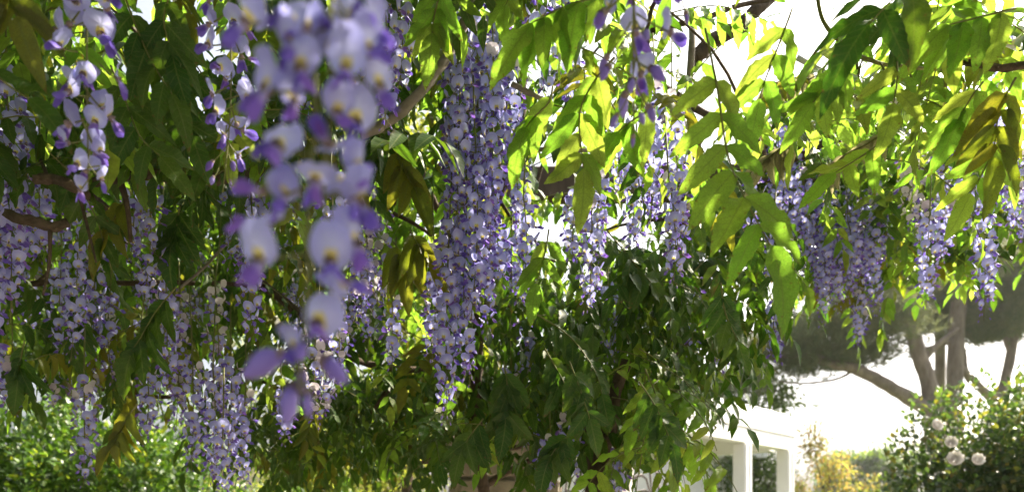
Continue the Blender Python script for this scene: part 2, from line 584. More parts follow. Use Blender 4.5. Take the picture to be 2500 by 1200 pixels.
# ------------------------------------------------------------------ wisteria flowers
def banner_geom(segs, rings, s=0.0105, reflex=0.35, seedv=0.0, cup=0.0):
    v, uv, f = [], [], []
    z0 = 0.0078
    v.append((0, 0, z0 - 0.001))
    uv.append((0, 0, 0))
    for r in range(1, rings + 1):
        q = r / rings
        for k in range(segs):
            a = 2 * math.pi * k / segs
            sx, sz = math.sin(a), math.cos(a)
            rad = 1.0 - 0.10 * math.exp(-(min(a, 2 * math.pi - a) / 0.22) ** 2)        # notch at the top
            if sz < -0.5:
                rad *= 1 - 0.12 * (-sz - 0.5)
            x, z = sx * q * rad * 1.02, sz * q * rad
            y = reflex * (q ** 2) * 0.55 + 0.10 * abs(x) * 0.6 - 0.06 * math.cos(2 * a + seedv) * q ** 3 - 0.28 * max(0, z) ** 2 * cup
            y += 0.05 * math.sin(4 * a + seedv * 2) * q ** 3 + 0.16 * math.exp(-(x / 0.16) ** 2) * max(0, 0.9 - abs(z)) * q - 0.05 * q * math.sin(7 * a + seedv)
            v.append((x * s, y * s, z0 + z * s))
            uv.append((x, z, 0))
    for k in range(segs):
        f.append((0, 1 + (k + 1) % segs, 1 + k))
    for r in range(rings - 1):
        for k in range(segs):
            a, b = 1 + r * segs + k, 1 + r * segs + (k + 1) % segs
            f.append((a, b, b + segs, a + segs))
    return v, f, uv


def blade_geom(length, width, ny, nx, up, bend, sx=0.0, cupv=0.3, splay=0.0, tilt=0.0):
    """a spoon shaped petal running towards -Y from the origin"""
    v, uv, f = [], [], []
    for j in range(ny + 1):
        t = j / ny
        w = width * (t ** 0.7) * (1 - t ** 3.5) ** 0.6 + width * 0.08
        for i in range(nx + 1):
            s = -1 + 2 * i / nx
            x = sx + splay * t + s * w * math.cos(tilt) + cupv * (s * s) * w * math.sin(tilt)
            z = up * t - bend * t * t + s * w * math.sin(tilt) - cupv * (s * s) * w * math.cos(tilt)
            v.append((x, -length * t, z))
            uv.append((s, t, 0))
    n = nx + 1
    for j in range(ny):
        for i in range(nx):
            f.append((j * n + i, j * n + i + 1, (j + 1) * n + i + 1, (j + 1) * n + i))
    return v, f, uv


def bud_geom(L, w, ny=6, ns=7):
    v, f, uv = [], [], []
    for j in range(ny + 1):
        t = j / ny
        r = w * (math.sin(math.pi * min(1, t * 0.93 + 0.05)) ** 0.75) * (1.0 - 0.2 * t)
        for k in range(ns):
            a = 2 * math.pi * k / ns
            v.append((r * math.cos(a) * 0.75, -L * t, r * math.sin(a) - 0.25 * L * t * t))
            uv.append((0, t, 0))
    for j in range(ny):
        for k in range(ns):
            f.append((j * ns + k, (j + 1) * ns + k, (j + 1) * ns + (k + 1) % ns, j * ns + (k + 1) % ns))
    return v, f, uv


def pedicel_geom(L, rise, r=0.00055, sides=4):
    p = [Vector((0, 0, 0)), Vector((0, L * 0.5, rise * 0.25)), Vector((0, L, rise))]
    return tube(p, r * 1.2, r, sides, cap=False)


def calyx_geom(r=0.0028, L=0.004, ns=7):
    v, f = [], []
    for t, q in ((0, 0.3), (0.35, 0.9), (1, 1.0)):
        for k in range(ns):
            a = 2 * math.pi * k / ns
            v.append((q * r * math.cos(a), 0.0025 - L * t, q * r * math.sin(a) + 0.0005))
    for j in range(2):
        for k in range(ns):
            f.append((j * ns + k, (j + 1) * ns + k, (j + 1) * ns + (k + 1) % ns, j * ns + (k + 1) % ns))
    return v, f


FM = [M['banner'], M['keel'], M['calyx'], M['stalk'], M['bud'], M['faded']]


def flower_mesh(q, hi=False, faded=False):
    r = random.Random(100 + q)
    mb = MB()
    sc_ = r.uniform(0.0094, 0.0110)
    v, f, uv = banner_geom(11, 2, sc_, r.uniform(-0.4, 1.1), q * 1.1, r.uniform(-0.5, 0.7))
    mb.add(v, f, uv, 5 if faded else 0)
    for sg in (-1, 1):
        v, f, uv = blade_geom(r.uniform(.0115, .014), 0.0055, 3, 2, r.uniform(.0005, .003), r.uniform(.003, .006), sg * 0.0016, 0.35, sg * r.uniform(0.0008, 0.0035), sg * -0.75)
        mb.add(v, f, uv, 5 if faded and r.random() < .5 else 1)
    v, f, uv = blade_geom(0.0105, 0.0027, 3, 2, 0.0, 0.0008, 0, 1.0)
    mb.add(v, f, uv, 1)
    v, f = calyx_geom(0.0026, 0.0035, 5)
    mb.add(v, f, None, 2)
    v, f = pedicel_geom(0.020, 0.004, sides=3)
    mb.add(v, f, None, 3)
    return mb.mesh('wisteria_flower', FM)


def bud_mesh(q):
    r = random.Random(200 + q)
    mb = MB()
    L = r.uniform(0.009, 0.014)
    mb.add(*bud_geom(L, L * 0.30), m=4)
    v, f = calyx_geom(0.0024, 0.0035, 5)
    mb.add(v, f, None, 2)
    v, f = pedicel_geom(0.015, 0.004, sides=3)
    mb.add(v, f, None, 3)
    return mb.mesh('wisteria_bud', FM)


FLOWERS = [flower_mesh(q) for q in range(16)]
FADED = [flower_mesh(30 + q, faded=True) for q in range(5)]
def young_mesh(q):
    r = random.Random(300 + q)
    mb = MB()
    v, f, uv = banner_geom(9, 2, r.uniform(0.0070, 0.0085), r.uniform(1.2, 2.2), q, 0.5)
    mb.add([(x * 0.75, y, z) for x, y, z in v], f, [(u, w + 0.5, t) for u, w, t in uv], 0 if r.random() < .6 else 4)
    for sg in (-1, 1):
        v, f, uv = blade_geom(0.0125, 0.0048, 3, 2, 0.001, r.uniform(.003, .006), sg * 0.0012, 0.35, sg * 0.0006, sg * -0.9)
        mb.add(v, f, uv, 1)
    v, f = calyx_geom(0.0025, 0.0035, 5)
    mb.add(v, f, None, 2)
    v, f = pedicel_geom(0.018, 0.004, sides=3)
    mb.add(v, f, None, 3)
    return mb.mesh('wisteria_young_flower', FM)


YOUNG = [young_mesh(q) for q in range(6)]
BUDS = [bud_mesh(q) for q in range(4)]


def one_mat(g, mat, name):
    mb = MB()
    mb.add(*g)
    return mb.mesh(name, mat)


HB = [one_mat(banner_geom(22, 5, 0.0108, a, i * 1.3, c), M['banner'], 'banner_petal') for i, (a, c) in enumerate(((0.6, 0.3), (0.0, 0.9), (1.0, -0.4), (0.3, -0.6), (0.85, 0.6), (-0.3, 0.4)))]
HW = {sg: [one_mat(blade_geom(0.0140, 0.0062, 8, 5, u, b, sg * 0.0017, 0.35, sg * s, sg * -0.8), M['keel'], 'wing_petal') for (u, b, s) in ((0.002, 0.005, 0.0015), (0.0005, 0.006, 0.0035), (0.003, 0.004, 0.001))] for sg in (-1, 1)}
HK = one_mat(blade_geom(0.0112, 0.0030, 8, 4, 0.0, 0.0006, 0, 1.0), M['keel'], 'keel_petal')
HBUD = [one_mat(bud_geom(L, L * 0.33, 10, 12), M['bud'], 'bud_petals') for L in (0.011, 0.014, 0.0165)]


def hero_base(ped):
    mb = MB()
    v, f = calyx_geom(0.0029, 0.0042, 10)
    mb.add(v, f, None, 0)
    v, f = tube(ped, 0.0008, 0.0007, 6, cap=False)
    mb.add(v, f, None, 1)
    return mb.mesh('calyx_and_pedicel', [M['calyx'], M['stalk']])


HBASE = [hero_base(catmull([(0, 0, 0), (0, L * 0.5, 0.001), (0, L, 0.004)], 3)) for L in (0.018, 0.023, 0.028)]


def hero_flower(parent, m4, r, base=None, bud=False):
    fo = put('flower_bud' if bud else 'flower', base or r.choice(HBASE), parent, m4)
    if bud:
        put('bud_petals', r.choice(HBUD), fo)
        return fo
    tw = r.uniform(-.12, .12)
    put('banner_petal', r.choice(HB), fo, Matrix.Rotation(r.uniform(-.45, .2), 4, 'X') @ Matrix.Rotation(tw, 4, 'Z') @ Matrix.Diagonal((r.uniform(.74, 1.02), r.uniform(.8, 1.5), r.uniform(.9, 1.08), 1)))
    wx = Matrix.Rotation(r.uniform(-.1, .5), 4, 'X') @ Matrix.Rotation(r.uniform(-.2, .2), 4, 'Z')
    put('wing_petal', r.choice(HW[-1]), fo, wx)
    put('wing_petal', r.choice(HW[1]), fo, wx)
    put('keel_petal', HK, fo, wx)
    return fo


RACEMES = []


def face_matrix(pos, out, up, s):
    """flower frame: local -Y looks along out, local +Z along up"""
    y = -out.normalized()
    x = y.cross(up).normalized()
    z = x.cross(y)
    return mat4(pos, x, y, z, s)


def raceme(px, py0, py1, Y, label=None, density=1.0, rad=0.021, hero=False, faded=0.0, budfrac=0.10, size=1.0, lean=None, up=0.10, top_bare=0.0, seed=None, gap=0.0):
    r = random.Random(int(px * 7 + py1 * 13 + Y * 100) if seed is None else seed)
    top = P(px, py0, Y)
    tip = P(px + (lean if lean is not None else r.uniform(-14, 14)), py1, Y + r.uniform(-.03, .03))
    L = (top - tip).length
    t = thing('wisteria_raceme', label, 'flower raceme', top, 'hanging flower racemes of the wisteria')
    bow = Vector((r.uniform(-.012, .012), r.uniform(-.012, .012), 0))
    axis = tip - top

    def at(s):
        return axis * s + bow * math.sin(math.pi * s)
    path = [Vector((r.uniform(-.01, .01), r.uniform(-.005, .02), up))] + [at(i / 10) for i in range(11)]
    v, f = tube(path, 0.0016 if not hero else 0.0013, 0.0006, 5)
    mb = MB()
    mb.add(v, f)
    put('flower_stalk', mb.mesh('flower_stalk', M['stalk']), t)
    sp = 0.0072 / density
    n = max(6, int(L / sp))
    ang = r.uniform(0, 6.28)
    for i in range(n):
        s = top_bare + (1 - top_bare) * (i + r.uniform(-.3, .3)) / n
        if s < 0 or r.random() < gap:
            continue
        ang += 2.39996 + r.uniform(-.35, .35)
        taper = 1.0 if s < 0.40 else 1.0 - 0.62 * (s - 0.40) / 0.60
        taper *= 0.75 + 0.25 * min(1, s / 0.12)
        rr = rad * taper * r.uniform(0.8, 1.2)
        drop = -0.10 - 0.55 * s * s + r.uniform(-.35, .3)
        out = Vector((math.cos(ang), math.sin(ang), drop))
        pos = at(min(1, s)) + Vector((math.cos(ang), math.sin(ang), 0)) * rr + Vector((0, 0, -rr * (0.25 + 0.4 * s)))
        upv = Vector((r.uniform(-.25, .25), r.uniform(-.25, .25), 1))
        isbud = s > 1 - budfrac * r.uniform(0.7, 1.3)
        ksz = size * r.uniform(0.78, 1.15) * (1.0 if s < 0.7 else 1.0 - 0.45 * (s - 0.7) / 0.3)
        ksz_ped = rr / 0.020
        if isbud:
            out.z -= 0.6
        m4 = face_matrix(pos, out, upv, ksz)
        if hero:
            hero_flower(t, m4, r, bud=isbud)
        elif isbud:
            put('flower_bud', r.choice(BUDS), t, m4)
        else:
            fad = faded + max(0.0, 0.22 - 0.9 * s)
            put('flower', r.choice(YOUNG) if r.random() < max(0.06, (s - 0.72) * 2.4) else (r.choice(FADED) if r.random() < fad else r.choice(FLOWERS)), t, m4)
    RACEMES.append((t, (px, (py0 + py1) / 2), Y, faded, label is not None))
    return t


# ================================================================== SETTING
def sheet(name, pts, z, mat):
    me = mesh(name, [(x, y, z) for x, y in pts], [tuple(range(len(pts)))], mat, smooth=False)
    o = put(name, me)
    o['kind'] = 'structure'
    return o


sheet('ground', [(-155, -55), (155, -55), (155, 135), (-155, 135)], 0.0, M['grass'])
sheet('terrace', [(-9, -6), (12, -6), (12, 7), (-9, 7)], 0.008, M['paving'])
sheet('path', [(-9, 7), (-1.5, 7), (-4, 30), (-16, 30)], 0.004, M['paving'])
HZ = MB()
box(HZ, (0, 40, 6.5), (320, 200, 15.0), 0.0)
hz_m, hz_nt, hz_out = new_mat('glare_haze')
hv_ = N(hz_nt, 'ShaderNodeVolumePrincipled', ins={'Color': (0.93, 0.95, 1.0, 1), 'Density': 0.0006, 'Anisotropy': 0.5})  # thin scattering volume added for the veiling glare of the sun
hz_nt.links.new(hv_.outputs[0], hz_out.inputs['Volume'])
hz = put('haze', HZ.mesh('haze', hz_m, False))
hz['kind'] = 'stuff'
hz['label'] = 'thin haze volume added to imitate sun glare over the garden'
hz['category'] = 'haze'

# ------------------------------------------------------------------ white garden pavilion, turned 45 degrees
WA = R(45)
dv = Vector((math.cos(WA), math.sin(WA), 0))      # along the visible beam, receding to the right
ev = Vector((-dv.y, dv.x, 0))                      # to the back
corner = Vector((3.43, 9.0, 0))
pav = thing('white_pavilion', 'white painted garden pavilion with square posts and a deep flat beam', 'pavilion', (corner.x, corner.y, 0))


def pv(t, e, z):
    w = -dv * t + ev * e
    return (w.x, w.y, z)


ZB, ZT = 2.45, 2.83
PW = 0.15
for (t, e) in ((PW / 2, PW / 2), (1.15, PW / 2), (2.62, PW / 2), (PW / 2, 2.6), (2.62, 2.6)):
    mb = MB()
    box(mb, pv(t, e, ZB / 2), (PW, PW, ZB), WA, bev=0.006)
    # shallow recessed strip on the post faces: raised edge boards
    po = put('post', mb.mesh('post', M['white'], False), pav)
    for off in (-0.048, 0.048):
        m2 = MB()
        w = Vector(pv(t, e, ZB / 2)) - ev * (PW / 2 + 0.005) + dv * off
        box(m2, w, (0.03, 0.012, ZB - 0.02), WA)
        put('edge_board', m2.mesh('edge_board', M['white'], False), po)
zm = (ZB + ZT) / 2 - 0.02
for nm, t, e, size, z, dz in (
        ('beam', 1.35, PW / 2, (2.75, PW, zm - ZB - 0.006), (ZB + zm) / 2, 0),
        ('fascia_board', 1.35, PW / 2 - 0.012, (2.79, PW, ZT - zm), (ZT + zm) / 2, 0),
        ('beam', PW / 2, 1.42, (PW, 2.36, zm - ZB - 0.006), (ZB + zm) / 2, 0),
        ('fascia_board', PW / 2, 1.43, (PW, 2.38, ZT - zm), (ZT + zm) / 2, 0),
        ('beam', 2.62, 1.42, (PW, 2.36, ZT - ZB - 0.02), (ZB + ZT) / 2, 0),
        ('beam', 1.35, 2.72, (2.75, PW, ZT - ZB - 0.01), (ZB + ZT) / 2, 0)):
    mb = MB()
    box(mb, pv(t, e, z), size, WA, bev=0.004)
    put(nm, mb.mesh(nm, M['white'], False), pav)
mb = MB()
box(mb, pv(1.35, 1.4, ZT + 0.031), (2.7, 2.7, 0.06), WA, bev=0.005)
put('roof', mb.mesh('roof', M['white'], False), pav)
mb = MB()
box(mb, pv(0.95, 1.3, ZB - 0.02), (0.25, 0.25, 0.14), WA, bev=0.005)
put('ceiling_box', mb.mesh('ceiling_box', M['white'], False), pav)

# low white house behind the vine
hs = thing('white_house', 'low white house with a shaded window seen under the vine', 'house', (2.6, 15.0, 0))
mb = MB(); box(mb, (0, 0, 1.4), (3.4, 3.0, 2.8), 0.1, bev=0.01)
put('wall', mb.mesh('wall', M['white'], False), hs)
mb = MB(); box(mb, (0, 0, 2.9), (3.8, 3.4, 0.2), 0.1, bev=0.01)
put('roof', mb.mesh('roof', M['white'], False), hs)
mb = MB(); box(mb, (-.2, -1.52, 1.7), (0.9, 0.06, 1.0), 0.1)
wn_ = put('window', mb.mesh('window', M['metal'], False), hs)
mb = MB(); box(mb, (-.2, -1.555, 1.7), (0.78, 0.02, 0.88), 0.1)
put('pane', mb.mesh('pane', M['glass'], False), wn_)

# pale garden wall and coping at the left, beyond the bush
gw = thing('garden_wall', 'cream rendered garden wall far behind the clipped bush', 'wall', (-5.5, 15.0, 0))
mb = MB(); box(mb, (0, 0, 1.5), (7, 0.3, 3.0), 0.0, bev=0.01)
put('wall_panel', mb.mesh('wall_panel', M['render'], False), gw)
mb = MB(); box(mb, (0, 0, 3.05), (7.1, 0.4, 0.1), 0.0, bev=0.01)
put('coping', mb.mesh('coping', M['white'], False), gw)

# two slender pale masts nearly lost in the glare
for (px, py0, name_l) in ((1912, 940, 'slender pale mast rising just behind the white pavilion corner'), (1992, 985, 'slender pale mast standing farther off above the golden tree')):
    top = P(px, py0, 60)
    t = thing('mast', name_l, 'mast', (top.x, top.y, 0), 'pale masts in the glare')
    mb = MB(); mb.add(*tube([Vector((0, 0, 0)), Vector((0, 0, top.z))], 0.12, 0.08, 8))
    put('pole', mb.mesh('pole', M['white']), t)
    mb = MB(); box(mb, (0, 0, top.z - 0.1), (0.5, 0.3, 0.2), 0.2, bev=0.02)
    put('lamp_head', mb.mesh('lamp_head', M['white'], False), t)

# ------------------------------------------------------------------ stone pillar under the vine
pc = P(1225, 1290, 2.75)
pil = thing('stone_pillar', 'rough stone pillar carrying the vine, half hidden under its leaves', 'pillar', (pc.x, pc.y + 0.2, 0))
mb = MB(); box(mb, (0, 0, 0.885), (0.36, 0.34, 1.77), 0.15, bev=0.01)
put('core', mb.mesh('core', M['mortar'], False), pil)
r_ = random.Random(4)
z = 0.0
row = 0
while z < 1.70:
    h = r_.choice((0.09, 0.11, 0.13))
    cuts = [0, 0.42 if row % 2 else 0.58, 1]
    for side in range(4):
        a = 0.15 + side * math.pi / 2
        for k in range(2):
            w0, w1 = cuts[k], cuts[k + 1]
            W = 0.39
            cx = (w0 + w1) / 2 * W - W / 2
            d = 0.178 + r_.uniform(-.004, .012)
            c = (math.cos(a) * cx + math.sin(a) * d, math.sin(a) * cx - math.cos(a) * d, z + h / 2)
            mb = MB(); box(mb, c, ((w1 - w0) * W - 0.012, 0.05, h - 0.012), a, bev=0.008)
            put('stone', mb.mesh('stone', M['stone'], False), pil)
    z += h
    row += 1
mb = MB(); box(mb, (-.05, -.02, 1.81), (0.47, 0.45, 0.07), 0.15, bev=0.012)
put('cap_stone', mb.mesh('cap_stone', M['stone'], False), pil)

# grizzled palm stump behind the vine stem
st = P(1480, 1130, 4.2)
pm = thing('palm_trunk', 'grey shaggy palm trunk with dead fronds behind the vine stem', 'palm', (st.x, st.y, 0))
mb = MB(); mb.add(*tube([Vector((0, 0, 0)), Vector((0, 0, 0.9)), Vector((0.02, 0, 1.95))], 0.16, 0.13, 10, 0.25))
put('trunk', mb.mesh('trunk', M['frond']), pm)
for k in range(22):
    a = k * 2.4
    z0 = 1.95 - (k % 6) * 0.09
    p0 = Vector((0.12 * math.cos(a), 0.12 * math.sin(a), z0))
    p1 = p0 + Vector((0.14 * math.cos(a), 0.14 * math.sin(a), 0.02))
    p2 = p0 + Vector((0.20 * math.cos(a), 0.20 * math.sin(a), -0.35))
    mb = MB(); mb.add(*tube(catmull([p0, p1, p2], 4), 0.014, 0.004, 4))
    put('dead_frond', mb.mesh('dead_frond', M['frond']), pm)


# ------------------------------------------------------------------ trees and bushes
def shell_points(n, c, rad, r, inner=0.75, front=None, lump=0.16, seed=0.0):
    u = r.normal(size=(n, 3))
    u /= np.linalg.norm(u, axis=1, keepdims=True)
    if front is not None:
        u[:, 1] = np.where(u[:, 1] > front, -u[:, 1], u[:, 1])
    lm = np.array([1 + lump * 2 * mnoise.noise(Vector((a * 2.2 + seed, b * 2.2, c_ * 2.2))) + lump * mnoise.noise(Vector((a * 6 + seed, b * 6, c_ * 6))) for a, b, c_ in u])
    q = inner + (1 - inner) * r.random(n) ** 0.6
    return u * (lm * q)[:, None] * np.array(rad)[None] + np.array(c)[None], u


def leaf_cloud(st, pos, u, size, r, updown=0.3, width=1.0):
    n = len(pos)
    d = u + r.normal(size=(n, 3)) * 0.8 + np.array((0, 0, updown))[None]
    nn = u * 0.6 + r.normal(size=(n, 3)) * 0.5 + np.array((0, 0, 0.9))[None]
    st.raw(pos, d, nn, size * r.uniform(0.65, 1.2, n), width)


bush_leaf_meshes = {}
for kk in ('bush', 'rose_leaf'):
    bush_leaf_meshes[kk] = []
    for q in range(4):
        g = leaf_grid(2, 4, 0.5, 0.3, 0.3, 0.0, q, 0.55)
        bush_leaf_meshes[kk].append(mesh('small_leaf', g[0], g[1], M[kk], g[2]))


def bush(name, label, cat, c, rad, n, leaf, kind, singles=0, seed=0.0, width=1.5):
    t = thing(name, label, cat, (c[0], c[1], 0))
    lc = (0, 0, c[2])
    r = np.random.default_rng(int(seed * 100 + 5))
    s = Stuff()
    pos, u = shell_points(n, lc, rad, r, 0.72, 0.5, 0.20, seed)
    leaf_cloud(s, pos, u, leaf, r, 0.35, width)
    s.build('foliage', M[kind], t)
    s2 = Stuff()
    pos, u = shell_points(n // 3, lc, (rad[0] * .8, rad[1] * .8, rad[2] * .8), r, 0.6, None, 0.15, seed)
    leaf_cloud(s2, pos, u, leaf * 1.5, r, 0.2, width)
    s2.build('inner_foliage', M[kind], t)
    for k in range(5):
        a = k * 1.3
        v, f = tube([Vector((0.1 * math.cos(a), 0.1 * math.sin(a), 0)), Vector((rad[0] * .5 * math.cos(a), rad[1] * .5 * math.sin(a), c[2] + rad[2] * .3))], 0.025, 0.008, 6)
        mb = MB(); mb.add(v, f)
        put('stem', mb.mesh('stem', M['bark']), t)
    if singles:
        pos, u = shell_points(singles, lc, (rad[0] * 1.02, rad[1] * 1.02, rad[2] * 1.02), r, 0.97, 0.0, 0.20, seed)
        for p, d in zip(pos, u):
            dd = Vector(d) + Vector(r.normal(size=3)) * 0.7 + Vector((0, 0, .4))
            x, y, z = basis(dd, Vector(d) * .5 + Vector((0, 0, 1)))
            put('leaf', rnd.choice(bush_leaf_meshes[kind]), t, mat4(Vector(p), x, y, z, leaf * r.uniform(0.9, 1.35)))
    return t


bush('clipped_bush', 'dense rounded glossy green bush with shoot tips coloured sunlit yellow, bottom corner under the racemes', 'bush', (-3.15, 5.6, 1.05), (1.38, 1.3, 1.42), 40000, 0.052, 'bush', 260, 1.0)
bush('clipped_bush', 'lower green bush shoulder beside the rounded glossy bush, nearer the yellow shrub', 'bush', (-1.75, 5.9, 0.85), (0.75, 0.8, 1.0), 15000, 0.05, 'bush', 120, 2.0)
rb = bush('rose_bush', 'dark green rose bush carrying pale pink double roses before the pines', 'rose bush', (3.0, 4.6, 1.0), (0.80, 0.8, 1.30), 34000, 0.045, 'rose_leaf', 260, 3.0)
rb2 = bush('rose_bush', 'darker rose bush without open flowers at the picture edge below the forked pine', 'rose bush', (3.75, 4.9, 1.05), (0.95, 0.9, 1.25), 24000, 0.045, 'rose_leaf', 120, 4.0)


def rose_mesh(nm, s):
    mb = MB()
    r = random.Random(int(s * 9999))
    for ring, (cnt, rad, tilt, size) in enumerate(((9, 0.50, 0.30, 0.66), (9, 0.42, 0.6, 0.60), (8, 0.30, 0.9, 0.5), (7, 0.2, 1.15, 0.42), (5, 0.08, 1.4, 0.32))):
        for k in range(cnt):
            a = 2 * math.pi * k / cnt + ring * 0.7
            g = leaf_grid(4, 4, 1.5, -0.25, -0.45, 0.04, k, 0.6)
            ca, sa, ct, stt = math.cos(a), math.sin(a), math.cos(tilt), math.sin(tilt)
            pts = []
            for (x, y, z) in g[0]:
                x, y, z = x * size, y * size, z * size
                y2, z2 = y * ct - z * stt, y * stt + z * ct
                y2 += rad * 0.3
                pts.append(((x * ca - y2 * sa) * s, (x * sa + y2 * ca) * s, z2 * s))
            mb.add(pts, g[1], g[2])
    return mb.mesh(nm, M['rose'])


rp = Vector((rb.location.x, rb.location.y, 0))
for (px, py, Y, s) in ((2331, 1120, 3.74, 0.056), (2322, 1080, 3.78, 0.044), (2285, 1038, 3.80, 0.044), (2386, 1122, 3.76, 0.046)):
    p = P(px, py, Y)
    d = Vector((rnd.uniform(-.7, .3), -1, rnd.uniform(0.1, .7))).normalized()
    x, y, z = basis(Vector((0, 0.35, 1)), d)
    put('rose', rose_mesh('rose', s), rb, mat4(p - rp, x, y, z, 1.0))


def limb_path(pts, n=5):
    return catmull(pts, n)


def tree(name, label, cat, base, h, crown, n, leaf, kind, trunk_r, seed, gaps=18, bark='bark', inner=0.25, clump=0.30):
    t = thing(name, label, cat, base)
    r = np.random.default_rng(seed)
    top = Vector((0, 0, h))
    mb = MB(); mb.add(*tube(catmull([Vector((0, 0, 0)), Vector((0.06 * h * (r.random() - .5), 0, h * .4)), top], 5), trunk_r, trunk_r * 0.35, 8, 0.2))
    put('trunk', mb.mesh('trunk', M[bark]), t)
    cc, cr = Vector(crown[0]), crown[1]
    cen, u = shell_points(gaps, tuple(cc), cr, r, 0.55, None, 0.25, seed)
    for k in range(min(9, gaps)):
        p0 = Vector((0, 0, h * (0.45 + 0.5 * r.random())))
        p2 = Vector(cen[k])
        mb = MB(); mb.add(*tube(catmull([p0, p0.lerp(p2, .5) + Vector((0, 0, -.04 * h)), p2], 4), trunk_r * 0.38, trunk_r * 0.1, 6))
        put('limb', mb.mesh('limb', M[bark]), t)
    s = Stuff()
    idx = r.integers(0, gaps, n)
    sg = np.array(cr)[None] * clump
    q = r.normal(size=(n, 3))
    pos = cen[idx] + q * sg * 0.6
    leaf_cloud(s, pos, q / np.linalg.norm(q, axis=1, keepdims=True), leaf, r, 0.1, 1.4)
    o = s.build('crown', M[kind], t)
    return t


def wpos(px, Y):
    return ((px - 1250) / F * Y, Y, 0)


tree('garden_tree', 'round dark green tree rising behind the white pavilion roof', 'tree', wpos(1775, 15), 3.6, ((0, 0, 3.55), (1.05, 1.0, 0.9)), 9000, 0.10, 'shade_leaf', 0.12, 21, 26)
tree('garden_tree', 'small green tree with forked trunk seen between the white pavilion posts', 'tree', wpos(1835, 13.5), 2.3, ((0, 0, 2.35), (0.75, 0.7, 0.62)), 6000, 0.08, 'shade_leaf', 0.07, 22, 20)
tree('garden_tree', 'small dark tree filling the space inside the white pavilion frame', 'tree', wpos(1730, 14.5), 2.4, ((0, 0, 2.2), (0.9, 0.7, 0.7)), 4500, 0.09, 'shade_leaf', 0.07, 23, 18)
tree('golden_tree', 'airy golden leaved tree glowing beside the white pavilion corner post', 'tree', wpos(2025, 11.5), 2.5, ((0, 0, 2.05), (0.66, 0.6, 0.80)), 3600, 0.062, 'golden', 0.045, 24, 34, clump=0.2)
tree('golden_tree', 'low golden shrub at the foot of the rose bush and golden tree', 'tree', wpos(2120, 10.5), 1.3, ((0, 0, 1.5), (0.65, 0.6, 0.36)), 3200, 0.055, 'golden', 0.04, 25, 24, clump=0.24)
tree('far_tree', 'hazy dark round tree far away beyond the golden shrubs', 'tree', wpos(2150, 45), 5.0, ((0, 0, 5.0), (2.1, 2.0, 1.35)), 6000, 0.26, 'shade_leaf', 0.2, 26, 24)
tree('far_tree', 'distant dark tree peeping out between golden tree and rose bush', 'tree', wpos(2090, 52), 4.6, ((0, 0, 4.6), (2.6, 2.2, 1.4)), 6000, 0.28, 'shade_leaf', 0.2, 27, 24)
tree('yellow_shrub', 'yellow green flowering shrub in sun below the left racemes', 'shrub', wpos(540, 8.5), 1.5, ((0, 0, 1.35), (0.85, 0.7, 0.78)), 6000, 0.055, 'yellow_shrub', 0.04, 28, 30)
tree('yellow_shrub', 'sunlit yellow shrub showing through the dark leaves left of the pillar', 'shrub', wpos(730, 8.2), 1.5, ((0, 0, 1.35), (0.8, 0.7, 0.85)), 6000, 0.055, 'yellow_shrub', 0.04, 29, 30)
tree('yellow_shrub', 'pale green shrub at ground level between pillar and pavilion', 'shrub', wpos(1570, 8.0), 1.2, ((0, 0, 1.2), (0.5, 0.5, 0.55)), 3500, 0.05, 'bush', 0.04, 30, 24)
tree('garden_tree', 'leafy green tree standing in sun behind the left flower curtain', 'tree', wpos(880, 11.0), 3.0, ((0, 0, 2.9), (1.5, 1.2, 1.1)), 9000, 0.09, 'yellow_shrub', 0.1, 31, 30)


tree('garden_tree', 'tall tree added for a sunlit yellow green glow behind the thick branch stubs', 'tree', wpos(150, 9.5), 5.2, ((0, 0, 5.6), (1.5, 1.2, 1.5)), 9000, 0.11, 'yellow_shrub', 0.13, 41, 26, clump=.24)  # added tree, supplies sunlit leaf glow behind the vine
tree('garden_tree', 'tall tree added for a sunlit glow through the gap left of the central curtain', 'tree', wpos(980, 11.0), 5.6, ((0, 0, 5.9), (1.5, 1.2, 1.7)), 8000, 0.11, 'yellow_shrub', 0.13, 42, 24, clump=.22)  # second tree added for glow seen through the vine gap


